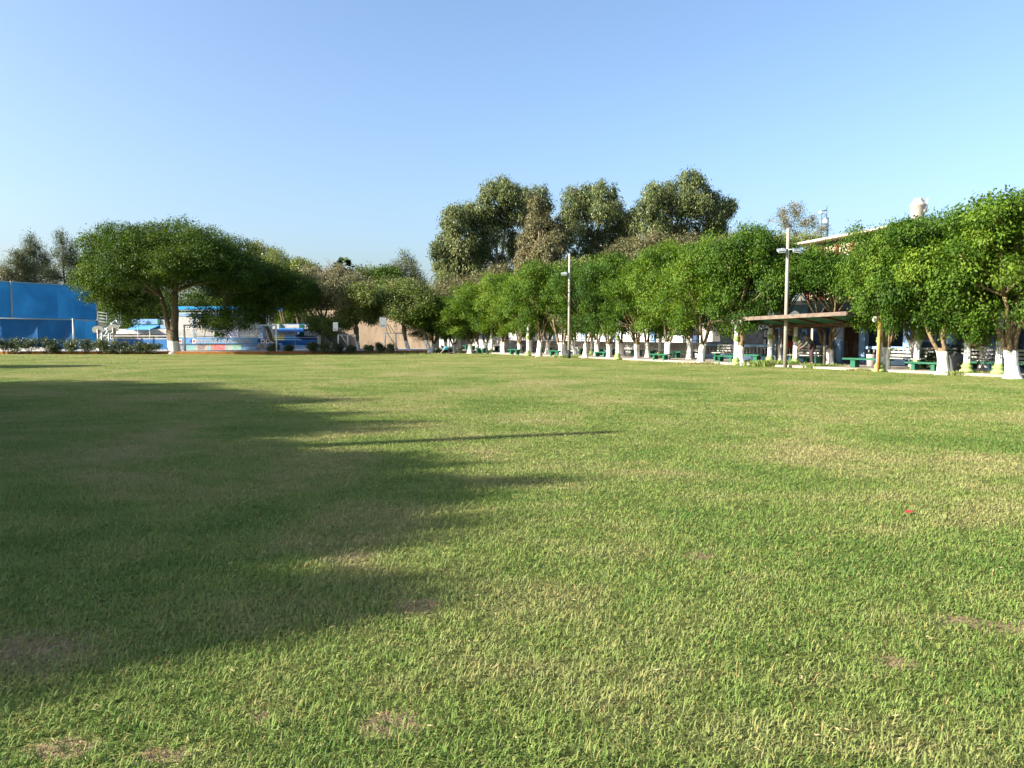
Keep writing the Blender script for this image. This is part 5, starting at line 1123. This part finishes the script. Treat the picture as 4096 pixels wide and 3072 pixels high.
# ------------------------------------------------------------------ lamp poles
def lamp_pole(px, foot, top, lamp_y, lab, two=True, dark=False, rb=.17, rt=.10, z=0):
    p = G(px, foot); t = empty('lamp_pole', p, 0, lab, 'lamp pole', 'concrete lamp poles'); H = P(px, top, p.y).z; zl = P(px, lamp_y, p.y).z; k = p.y / FPX
    MB().tube([(0, 0, -.05), (0, 0, H * .5), (0, 0, H)], [rb, (rb + rt) / 2, rt], 14).build('pole', M['conc_pole'], t)
    if dark: MB().tube([(0, 0, 0), (0, 0, .55)], [rb + .006, rb + .004], 14).build('dark_base', M['dark'], t)
    for sg in ((-1, 1) if two else (-1,)):
        m = MB(); m.tube([(0, -.05, zl + .05), (sg * .35, -.15, zl + .08)], .03, 6); hd = m.build('bracket', M['galv'], t)
        m = MB(); m.box((sg * .36, -.18, zl), (.36, .30, .09), 0, 0, .55, sg * .12); fl = m.build('floodlight', M['galv'], t); m = MB(); m.box((sg * .36, -.20, zl - .048), (.3, .25, .02), 0, 0, .55, sg * .12); m.build('lens', M['lampglass'], fl)
lamp_pole(785, 367.6, 228, 251, 'tall concrete lamp pole with two floodlights behind the shelter roof', True, rb=.10, rt=.07)
lamp_pole(569, 358.3, 253.6, 274, 'thinner concrete lamp pole with dark foot beside the white plastic chair', False, True, rb=.10, rt=.07)
Lh = 9.2 / math.tan(SUN_EL); t = empty('lamp_pole', (1.68 - AZ[0] * Lh, 12.35 - AZ[1] * Lh, 0), 0, 'concrete pole outside the left edge whose thin shadow lies on the lawn', 'lamp pole', 'concrete lamp poles')
MB().tube([(0, 0, 0), (0, 0, 9.2)], [.26, .15], 12).build('pole', M['conc_pole'], t)

# lime and white lamp columns
def make_column():
    t = empty('lamp_column', (0, 0, 0), 0)
    m = MB(); prof = []
    n = 20; vs = []; zs = [.36, .4, 1.2, 1.25, 2.35, 2.4]; rs_ = [.13, .12, .115, .11, .09, .09]
    for z, r_ in zip(zs, rs_):
        for k in range(n): th = 6.2832 * k / n; q = r_ * (1 if k % 2 else .86); vs.append((q * math.cos(th), q * math.sin(th), z))
    fs = [(i * n + k, i * n + (k + 1) % n, (i + 1) * n + (k + 1) % n, (i + 1) * n + k) for i in range(len(zs) - 1) for k in range(n)]; m.add(vs, fs, 0); m.build('fluted_shaft', M['white'], t)
    m = MB(); m.lathe([(.26, 0), (.26, .1), (.19, .14), (.18, .2), (.22, .26), (.14, .33), (.15, .38), (.125, .40)], n=18); m.build('base', M['lime'], t)
    m = MB(); m.lathe([(.11, 1.22), (.15, 1.26), (.16, 1.31), (.12, 1.36), (.155, 1.42), (.11, 1.48)], n=18); m.build('ring', M['lime'], t)
    for sg in (-1, 1):
        m = MB(); m.tube([(0, 0, 2.2), (sg * .12, 0, 2.34), (sg * .26, 0, 2.3)], .018, 6); a = m.build('arm', M['navy'], t)
        m = MB(); m.lathe([(.01, -.13), (.07, -.11), (.12, -.04), (.12, .04), (.07, .11), (.01, .13)], (sg * .27, 0, 2.22), 14); m.build('globe', M['lampglass'], t)
    return t
C0 = make_column(); first = True
LC = [(795, 366, 0, 'white fluted column with lime rings and a globe, under the shelter roof'), (736, 365.0, 0, 'fluted lime-ringed column hugging the slender whitewashed tree'), (617.6, 359.6, 0, 'fluted lime-ringed column right of the tree with two bare stems'), (528, 355.9, 0, 'fluted lime-ringed column right of the many-stemmed tree'), (491.6, 353.6, 0, 'fluted lime-ringed column beside the thin leaning tree'), (460, 352.9, 0, 'shaded fluted column left of the first sunlit tree'), (438, 352.4, 0, 'shaded fluted column left of the crouching person'), (879, 371.8, 0, 'fluted lime-ringed column right behind the ochre post'),
      (917, None, 1.9, 'shaded fluted column behind the green bench near the bin'), (967.6, None, .9, 'shaded fluted column right of the litter bin'), (999.4, None, .8, 'shaded fluted column left of the thick tree at the right edge'), (660, None, 3.6, 'shaded fluted column against the low wall, right of the dark thick trunk'), (770, None, 1.5, 'shaded fluted column behind the left shelter post'), (592, None, 3.6, 'pale fluted column against the low wall behind the squat tree'), (449, None, 1.7, 'shaded fluted column right behind the crouching person')]
for (px, py, of, lab) in LC:
    o = C0 if first else copy_tree(C0); first = False
    if py: g = G(px, py); z = 0
    else: g = R(S(px, of), of); z = .1
    o.location = (g.x, g.y, z); o.rotation_euler = (0, 0, RZ + random.Random(int(px)).uniform(-.1, .1)); tag(o, lab, 'lamp column', 'lime and white lamp columns')

# green slab benches
def make_slab(L, W_, H_):
    t = empty('slab_bench', (0, 0, 0), 0)
    m = MB(); m.box((0, 0, H_ - .035), (L, W_, .07)); m.build('seat', M['green'], t)
    for sg in ((-1, 1)): m = MB(); m.box((sg * L * .28, 0, (H_ - .07) / 2), (.16, W_ * .7, H_ - .07)); m.build('leg', M['green'], t)
    return t
S0 = make_slab(1.5, .42, .40); first = True
SB = [(478.7, 353.6, 'small green slab bench left of the thin leaning tree'), (512, 354.9, 'small green slab bench between the Y-forked and many-stemmed trees'), (552.5, 356.6, 'green slab bench left of the bare twiggy tree'), (598, 358.4, 'green slab bench left of the tree with two bare stems'), (656.9, 361.4, 'green slab bench beside the tree in front of the low wall'), (723, 363.6, 'green slab bench in front of the white-slatted seat, left of the shelter'), (810, 366.2, 'green slab bench under the shelter'), (920.8, 372.8, 'green slab bench left of the forked tree and bin')]
for (px, py, lab) in SB:
    o = S0 if first else copy_tree(S0); first = False
    g = G(px, py); g += N * .25; o.location = (g.x, g.y, .04); o.rotation_euler = (0, 0, RZ); tag(o, lab, 'bench', 'green slab benches')
for (px, of, lab) in [(470, 3.6, 'back green bench left of the lime column'), (500, 3.8, 'back green bench below the low wall behind the Y-forked tree'), (525, 4.2, 'back green bench behind the many-stemmed tree'), (545, 4.2, 'back green bench behind the twiggy tree'), (577, 4.3, 'back green bench behind the white chair'), (606, 4.2, 'back green bench behind the two-stemmed tree'), (628, 4.3, 'back green bench right of the sunlit column'), (645, 4.2, 'back green bench behind the thin leaning whitewashed tree'), (684, 3.6, 'back green bench right of the broad shaded trunk'), (868, 1.4, 'green bench block below the white bucket'), (748, 2.2, 'back green bench right of the slender tree'), (985, 1.8, 'dark green bench between the two right-hand columns'), (940, 3.0, 'dark green bench behind the forked tree'), (1015, 1.6, 'dark green bench at the right edge')]:
    o = copy_tree(S0); g = R(S(px, of), of); o.location = (g.x, g.y, .1); o.rotation_euler = (0, 0, RZ); o.scale = (1.5, 1.1, 1.05); tag(o, lab, 'bench', 'green slab benches')
# slatted benches
def make_slatted():
    t = empty('park_bench', (0, 0, 0), 0)
    for sg in (-1, 1): m = MB(); m.box((sg * .75, 0, .21), (.12, .42, .42)); m.box((sg * .75, -.2, .55), (.1, .08, .6), 0, 0, .12); m.build('support', M['green'], t)
    for i in range(3): m = MB(); m.box((0, -.22 - .02 * i, .56 + .15 * i), (1.9, .04, .085)); m.build('back_slat', M['wall_grey_up'], t)  # white slats in grey: their shade is put into the colour
    for i in range(3): m = MB(); m.box((0, -.12 + .15 * i, .44), (1.9, .11, .04)); m.build('seat_slat', M['wall_grey_up'], t)
    return t
P0 = make_slatted(); first = True
for (px, of, lab) in [(727, 2.6, 'white-slatted bench behind the green slab bench left of the shelter'), (806, 2.5, 'white-slatted bench under the shelter where a person bends over'), (903, 2.0, 'white-slatted bench right of the ochre post'), (982, 2.2, 'white-slatted bench between the columns right of the bin'), (1019, 2.0, 'white-slatted bench at the right edge behind the thick tree'), (932, 3.4, 'white-slatted bench half hidden behind the forked tree')]:
    o = P0 if first else copy_tree(P0); first = False
    g = R(S(px, of), of); o.location = (g.x, g.y, .1); o.rotation_euler = (0, 0, RZ); tag(o, lab, 'bench', 'white-slatted benches')
# white plastic chair
g = G(574, 357.2); t = empty('plastic_chair', (g.x, g.y, .02), RZ - 1.4, 'white plastic chair beside the dark foot of the thin lamp pole', 'chair')
m = MB(); m.box((0, 0, .42), (.44, .42, .03)); m.build('seat', M['white'], t)
for a, b in ((-1, -1), (1, -1), (1, 1), (-1, 1)): m = MB(); m.tube([(a * .18, b * .17, .42), (a * .23, b * .22, 0)], .022, 6); m.build('leg', M['white'], t)
m = MB(); m.tube([(-.2, .2, .42), (-.21, .27, .72), (-.12, .3, .84), (.12, .3, .84), (.21, .27, .72), (.2, .2, .42)], .022, 6)
for x in (-.1, 0, .1): m.tube([(x, .22, .44), (x, .3, .83)], .015, 5)
m.build('backrest', M['white'], t)
for sg in (-1, 1): m = MB(); m.tube([(sg * .21, .24, .62), (sg * .24, -.1, .63), (sg * .22, -.18, .44)], .018, 6); m.build('armrest', M['white'], t)
# litter bin
g = G(956, 374.0); t = empty('litter_bin', g, 0, 'grey round litter bin with domed lid beside the forked tree', 'bin')
m = MB(); m.lathe([(.19, 0), (.21, .04), (.25, .62), (.27, .66)], n=20); m.build('bin_body', M['bin'], t); m = MB(); m.lathe([(.27, .665), (.28, .70), (.22, .80), (.06, .86), (.01, .865)], n=20); m.build('lid', M['bin'], t)
m = MB(); m.lathe([(0, 0), (.1, 0), (.1, .012), (0, .012)], n=14); e = m.build('emblem', M['board'], t); e.rotation_euler = (math.pi / 2 - .07, 0, 0); e.location = (-.02, -.225, .38)
# white bucket and small pot
g = R(S(872, 3.0), 3.0, .1); m = MB(); m.lathe([(.2, 0), (.24, .55), (.25, .56), (.22, .56), (.2, .06)], n=18); o = m.build('bucket', M['wall_grey']); o.location = g; tag(o, 'pale grey-white bucket standing behind the green block', 'bucket')
g = R(S(855, 5.4), 5.4, .1); m = MB(); m.lathe([(.09, 0), (.13, .2), (.14, .21), (.11, .21), (.09, .04)], n=16); o = m.build('pot', M['wall_grey']); o.location = g; tag(o, 'small pale pot on the doorstep in front of the brown door', 'pot')
# ochre post
g = G(878, 372.0); m = MB(); m.tube([(0, 0, -.05), (0, 0, P(878, 318, g.y).z)], .065, 12); o = m.build('ochre_post', M['post_or']); o.location = g; tag(o, 'ochre round post standing alone right of the shelter', 'post')
# ------------------------------------------------------------------ shelter
e_ = 32.5; fr = P(846.6, 312.2, e_); fl = P(743.3, 317.8, e_ * 1.157)
t = empty('shelter', (fr.x, fr.y, 0), 0, 'flat-roofed rusty steel shelter with green ceiling over the benches', 'shelter')
o3 = Vector((fr.x, fr.y, 0)); D = 2.95; drop = .42
bc = N * D - Vector((0, 0, drop))
def slab(z0, z1, a, b, c_, d_): return None
def quad_slab(m, A, B, C, D_, th, mi=0):
    dn = Vector((0, 0, -th)); vs = [A, B, C, D_, A + dn, B + dn, C + dn, D_ + dn]; m.add([v - o3 for v in vs], [(0, 1, 2, 3), (7, 6, 5, 4), (0, 4, 5, 1), (1, 5, 6, 2), (2, 6, 7, 3), (3, 7, 4, 0)], mi)
m = MB(); quad_slab(m, fl, fr, fr + bc, fl + bc, .03); m.build('roof_sheet', M['roofgreen'], t)
uu = (fl - fr).normalized(); nn = bc.normalized()
m = MB()
for (a, b) in ((fl - nn * .03, fr - nn * .03), (fl + bc + nn * .03, fr + bc + nn * .03)): quad_slab(m, a + Vector((0, 0, .03)), b + Vector((0, 0, .03)), b + nn * .05 + Vector((0, 0, .03)), a + nn * .05 + Vector((0, 0, .03)), .17)
for (a, b) in ((fr - uu * .03, fr + bc - uu * .03), (fl + uu * .03, fl + bc + uu * .03)): quad_slab(m, a + Vector((0, 0, .028)), b + Vector((0, 0, .028)), b + uu * .05 + Vector((0, 0, .028)), a + uu * .05 + Vector((0, 0, .028)), .126)
m.build('roof_edge', M['rust'], t)
m = MB(); 
for f in (.25, .5, .75): a = fr.lerp(fl, f) - Vector((0, 0, .035)); quad_slab(m, a, a + bc, a + bc + uu * .06, a + uu * .06, .08)
a = fr + bc * .62 - Vector((0, 0, .12)); quad_slab(m, a, fl + bc * .62 - Vector((0, 0, .12)), fl + bc * .66 - Vector((0, 0, .12)), a + bc * .04, .1); m.build('beam', M['brownwood'], t)
for (px, py, zf) in ((776.4, 363.4, .1), (824, 367.2, .0)):
    g = G(px, py, zf); q = g - o3; al = (g - Vector((fr.x, fr.y, 0))).dot(N) / D; zt = fr.z + (fl.z - fr.z) * max(0, min(1, (g - Vector((fr.x, fr.y, 0))).dot(U) / (fl - fr).length)) - drop * al - .14
    m = MB(); m.tube([(q.x, q.y, 0), (q.x, q.y, zt)], .06, 10); m.build('post', M['rust'], t)
    m = MB(); m.tube([(q.x, q.y, zt - .35), (q.x - .3 * N.x, q.y - .3 * N.y, zt + .02)], .035, 6); m.build('bracket', M['brownwood'], t)

# ------------------------------------------------------------------ people
def skin_mesh(name, verts, edges, radii, mat, parent, sub=2, root=0):
    me = bpy.data.meshes.new(name); me.from_pydata([tuple(v) for v in verts], edges, []); o = bpy.data.objects.new(name, me); COL.objects.link(o)
    sk = o.modifiers.new('skin', 'SKIN'); 
    if not me.skin_vertices: bpy.context.view_layer.objects.active = o
    lay = me.skin_vertices[0].data if me.skin_vertices else None
    if lay is None:
        bm = bmesh.new(); bm.from_mesh(me); bm.verts.layers.skin.verify(); bm.to_mesh(me); bm.free(); lay = me.skin_vertices[0].data
    for i, r_ in enumerate(radii): lay[i].radius = (r_[0], r_[1]) if isinstance(r_, tuple) else (r_, r_); lay[i].use_root = (i == root)
    sb_ = o.modifiers.new('sub', 'SUBSURF'); sb_.levels = sub; sb_.render_levels = sub
    dg = bpy.context.evaluated_depsgraph_get(); dg.update(); m2 = bpy.data.meshes.new_from_object(o.evaluated_get(dg)); bpy.data.objects.remove(o)
    m2.name = name; m2.materials.clear(); m2.materials.append(mat)
    for p_ in m2.polygons: p_.use_smooth = True
    ob = bpy.data.objects.new(name, m2); COL.objects.link(ob); ob.parent = parent; return ob
def person(loc, rz, label, J, shirt, trousers, hat=None, hair=True):
    """J: joints in local metres. pelvis, chest, neck, head, shL, elL, haL, shR, elR, haR, hipL, knL, anL, toL, ..R"""
    t = empty('person', loc, rz, label, 'person'); V_ = []; Ed = []; Rd = []
    def av(p_, r_, prev=None):
        V_.append(Vector(p_)); Rd.append(r_)
        if prev is not None: Ed.append((prev, len(V_) - 1))
        return len(V_) - 1
    pe = av(J['pelvis'], .13); mid = av((Vector(J['pelvis']) + Vector(J['chest'])) / 2, .12, pe); ch = av(J['chest'], .145, mid); nk = av(J['neck'], .058, ch)
    hd = Vector(J['head']); nv = (hd - Vector(J['neck'])).normalized(); h0 = av(Vector(J['neck']).lerp(hd, .6), .075, nk); h1 = av(hd, .098, h0); av(hd + nv * .09, .07, h1)
    fwd = Vector(J.get('face', (0, -1, 0))); 
    for sd in 'LR':
        sh = av(J['sh' + sd], .062, ch); el = av(J['el' + sd], .045, sh); ha = av(J['ha' + sd], .028, el)
        dv = (Vector(J['ha' + sd]) - Vector(J['el' + sd])).normalized(); side = dv.cross(Vector((0, 0, 1))); side = side.normalized() if side.length > .1 else Vector((1, 0, 0))
        pm = av(Vector(J['ha' + sd]) + dv * .06, .032, ha)
        for k_, (w_, l_) in enumerate(((-.03, .075), (-.01, .085), (.012, .08), (.03, .065))):
            f0 = av(V_[pm] + side * w_ + dv * .035, .009, pm); f1 = av(V_[f0] + dv * l_ * .5 + Vector((0, 0, -.01)), .008, f0); av(V_[f1] + dv * l_ * .4 + Vector((0, 0, -.02)), .007, f1)
        th_ = av(V_[ha] + side * .045 + dv * .03, .011, ha); av(V_[th_] + side * .015 + dv * .035, .009, th_)
        hp = av(J['hip' + sd], .095, pe); kn = av(J['kn' + sd], .062, hp); an = av(J['an' + sd], .042, kn); av(J['to' + sd], .04, an)
    skin_mesh('body', V_, Ed, Rd, M['skin'], t)
    # clothes: slightly thicker shells along the same joints
    a = [J['pelvis'], (Vector(J['pelvis']) + Vector(J['chest'])) / 2, J['chest'], Vector(J['chest']).lerp(Vector(J['neck']), .7)]
    vs = [Vector(x) for x in a]; ed = [(0, 1), (1, 2), (2, 3)]; rd = [.155, .15, .175, .075]
    for sd in 'LR':
        b_ = len(vs); vs += [Vector(J['sh' + sd]), Vector(J['el' + sd]), Vector(J['el' + sd]).lerp(Vector(J['ha' + sd]), J.get('sleeve', .8))]; ed += [(2, b_), (b_, b_ + 1), (b_ + 1, b_ + 2)]; rd += [.082, .065, .045]
    skin_mesh('shirt', vs, ed, rd, shirt, t)
    vs = [Vector(J['pelvis']) + Vector((0, 0, .02))]; ed = []; rd = [.15]
    for sd in 'LR':
        b_ = len(vs); vs += [Vector(J['hip' + sd]), Vector(J['kn' + sd]), Vector(J['kn' + sd]).lerp(Vector(J['an' + sd]), .92)]; ed += [(0, b_), (b_, b_ + 1), (b_ + 1, b_ + 2)]; rd += [.115, .082, .065]
    skin_mesh('trousers', vs, ed, rd, trousers, t)
    for sd in 'LR':
        m = MB(); a_ = Vector(J['an' + sd]); b_ = Vector(J['to' + sd]); m.tube([a_ + Vector((0, 0, -.02)), (a_ + b_) / 2 + Vector((0, 0, -.02)), b_], [.055, .05, .035], 8); m.build('shoe', M['blackcloth'], t)
    # face
    fv = (fwd - nv * fwd.dot(nv)).normalized(); sv = fv.cross(nv)
    m = MB(); m.tube([hd + fv * .085 + nv * .01, hd + fv * .115 - nv * .015], [.012, .016], 6); m.build('nose', M['skin'], t)
    if hair: m = MB(); c_ = hd + nv * .05 - fv * .02; m.tube([c_ - nv * .05, c_, c_ + nv * .045, c_ + nv * .07], [.10, .108, .085, .03], 12); m.build('hair', M['hair'], t)
    if hat == 'cap': 
        m = MB(); c_ = hd + nv * .05; m.tube([c_ - nv * .01, c_ + nv * .04, c_ + nv * .08, c_ + nv * .10], [.112, .112, .08, .02], 14); m.tube([c_ + fv * .06, c_ + fv * .19 - nv * .02], [.075, .05], 8); m.build('cap', M['navy'], t)
    if hat == 'straw': m = MB(); c_ = hd + nv * .06; m.tube([c_ - nv * .01, c_ + nv * .01], [.23, .22], 18); m.tube([c_ + nv * .01, c_ + nv * .12], [.11, .09], 14); m.build('hat', M['straw'], t)
    return t
# crouching person reaching the ground to the left (local -x)
g = G(447.5, 353.9)
person((g.x, g.y, 0), 0, 'person in turquoise shirt crouching with both hands on the grass', dict(
    pelvis=(.28, 0, .36), chest=(-.08, -.02, .50), neck=(-.27, -.03, .56), head=(-.42, -.04, .60), face=(-.7, -.2, -.7),
    shL=(-.16, -.17, .50), elL=(-.32, -.20, .28), haL=(-.50, -.16, .10), shR=(-.16, .14, .50), elR=(-.36, .16, .28), haR=(-.55, .1, .09),
    hipL=(.26, -.12, .34), knL=(.02, -.22, .42), anL=(.28, -.20, .08), toL=(.08, -.22, .04), hipR=(.26, .11, .34), knR=(.0, .2, .36), anR=(.34, .18, .08), toR=(.14, .2, .04), sleeve=.1),
    M['turq'], M['blackcloth'])
# person bending over the bench
g = R(S(809.5, 2.0), 2.0, .1)
person(g, 0, 'person in dark cap and grey-olive jacket bending over the white-slatted bench', dict(
    pelvis=(.12, 0, .92), chest=(-.10, -.05, 1.24), neck=(-.24, -.06, 1.38), head=(-.34, -.08, 1.46), face=(-.8, -.2, -.6),
    shL=(-.14, -.23, 1.27), elL=(-.26, -.26, 1.0), haL=(-.46, -.2, .86), shR=(-.12, .16, 1.27), elR=(-.30, .2, 1.02), haR=(-.48, .12, .88),
    hipL=(.12, -.1, .90), knL=(.06, -.13, .48), anL=(.12, -.12, .08), toL=(-.1, -.14, .04), hipR=(.12, .1, .9), knR=(.12, .14, .48), anR=(.2, .14, .08), toR=(-.02, .14, .04)),
    M['olivecloth'], M['browncloth'], hat='cap')
g = R(S(789.5, 3.0), 3.0, .1)
pp = person(g, 0, 'person in a straw hat and dark clothes standing behind the tall lamp pole', dict(
    pelvis=(0, 0, .92), chest=(0, -.02, 1.3), neck=(0, -.02, 1.47), head=(0, -.05, 1.58), face=(-.3, -1, -.2),
    shL=(-.19, -.02, 1.36), elL=(-.25, -.04, 1.08), haL=(-.2, -.2, .9), shR=(.19, -.02, 1.36), elR=(.26, -.03, 1.08), haR=(.24, -.1, .84),
    hipL=(-.1, 0, .9), knL=(-.11, -.03, .48), anL=(-.11, .0, .08), toL=(-.12, -.2, .04), hipR=(.1, 0, .9), knR=(.12, -.02, .48), anR=(.12, .02, .08), toR=(.14, -.18, .04)),
    M['blackcloth'], M['browncloth'], hat='straw')
m = MB(); m.box((0, 0, .17), (.3, .12, .34)); o = m.build('red_bag', M['redcloth']); bm = bmesh.new(); bm.from_mesh(o.data); bmesh.ops.bevel(bm, geom=bm.edges[:], offset=.04, segments=2, affect='EDGES'); bm.to_mesh(o.data); bm.free(); o.location = g + Vector((-.02, -.2, .78)); tag(o, 'red bag held by the person in the straw hat', 'bag')
# leafy plants near the right benches and grass tufts at feet
for i, (px, of, lab, h, w) in enumerate([(930, 2.6, 'spiky leafy plant left of the forked tree', .7, 1.0), (970, 4.2, 'flowering bush behind the litter bin', .9, 1.3), (1018, 4.5, 'dark round bush at the right edge behind the thick tree', 1.0, 1.1), (950, 5.0, 'small palm-like bush behind the litter bin, in front of the white gable', 1.0, .9)]):
    b = R(S(px, of), of, .1); t = empty('bush', b, 0, lab, 'bush', 'bushes by the right-hand benches'); B = [(random.Random(i * 9 + j).uniform(-.4, .4) * w, 0, h * (.35 + .12 * j), w * .3, w * .3, h * .25) for j in range(4)]
    m = MB(); rr = random.Random(i)
    for q in B: limb(m, (0, 0, 0), q[:3], .025, .01, rr, 4, .1, 5)
    m.build('stems', M['bark'], t); link('foliage', crown_mesh('bush_leaves', 600 + i, B, M['bush'], 120, 24, .09, .11, .0, .3), (), t)
def tuft(px, py, w, n, h, lab, seed):
    g = G(px, py); r = np.random.default_rng(seed); X = r.normal(0, w / 2, n); Yy = r.normal(0, w / 5, n); a = r.uniform(0, 6.28, n); L = r.uniform(.5, 1, n) * h
    dx, dy = np.cos(a) * L * .5, np.sin(a) * L * .5; wd = .012; V = np.stack([np.stack([X - wd, Yy, 0 * X], 1), np.stack([X + wd, Yy, 0 * X], 1), np.stack([X + dx * .5 + wd, Yy + dy * .5, L * .6], 1), np.stack([X + dx, Yy + dy, L * .85], 1)], 1).reshape(-1, 3)
    me = np_mesh('tuft', V, np.arange(n * 4).reshape(-1, 4), 4, M['blade'], r.random(n)); o = bpy.data.objects.new('grass_tuft', me); COL.objects.link(o); o.location = g; tag(o, lab, 'grass tuft')
for i, (px, py, w, n, h, lab) in enumerate([(188, 353.9, 1.6, 900, .32, 'taller green grass tuft at the left goal post'), (774, 366.4, 1.2, 900, .42, 'taller grass tuft at the left shelter post'), (824, 368.4, .8, 500, .3, 'grass tuft at the right shelter post'), (571, 357.6, 1.2, 600, .25, 'grass tuft under the white plastic chair'), (862, 371, .7, 300, .16, 'low weed patch left of the ochre post'), (968, 375.2, .9, 500, .25, 'grass tuft right of the litter bin'), (405, 354.0, 4.0, 900, .16, 'rough unmown grass strip in front of the tan wall'), (700, 364.2, 1.0, 400, .18, 'grass tuft left of the knotted tree foot')]): tuft(px, py, w, n, h, lab, 700 + i)
# red scrap on the lawn
g = G(909, 516); m = MB(); m.add([(-.035, -.02, .035), (.03, -.025, .05), (.04, .02, .04), (-.02, .03, .055), (-.035, -.02, .03), (.03, -.025, .045), (.04, .02, .035), (-.02, .03, .05)], [(0, 1, 2, 3), (7, 6, 5, 4), (0, 4, 5, 1), (1, 5, 6, 2), (2, 6, 7, 3), (3, 7, 4, 0)])
o = m.build('wrapper', M['red']); o.location = g; tag(o, 'tiny red wrapper lying on the lawn at right', 'litter')
# extra far backdrop trees so that no bare horizon shows
for i, (px, cy, rx, ry, Y, mt) in enumerate([(-30, 300, 40, 26, 110, 'casu'), (350, 312, 30, 16, 100, 'ficus_dark'), (420, 306, 26, 20, 104, 'olive'), (760, 262, 40, 16, 84, 'olive'), (1000, 260, 40, 30, 70, 'ficus_dark')]):
    lab = ['brown pines beyond the left edge of the view', 'dark low tree mass behind the tan wall, left part', 'olive tree mass behind the tan wall, right part', 'broad olive tree far behind the tall lamp pole', 'dark green tree behind the thick right-edge tree'][i]
    broad(px, cy, rx, ry, Y, mt, lab, 80 + i, n=12, cl=650)
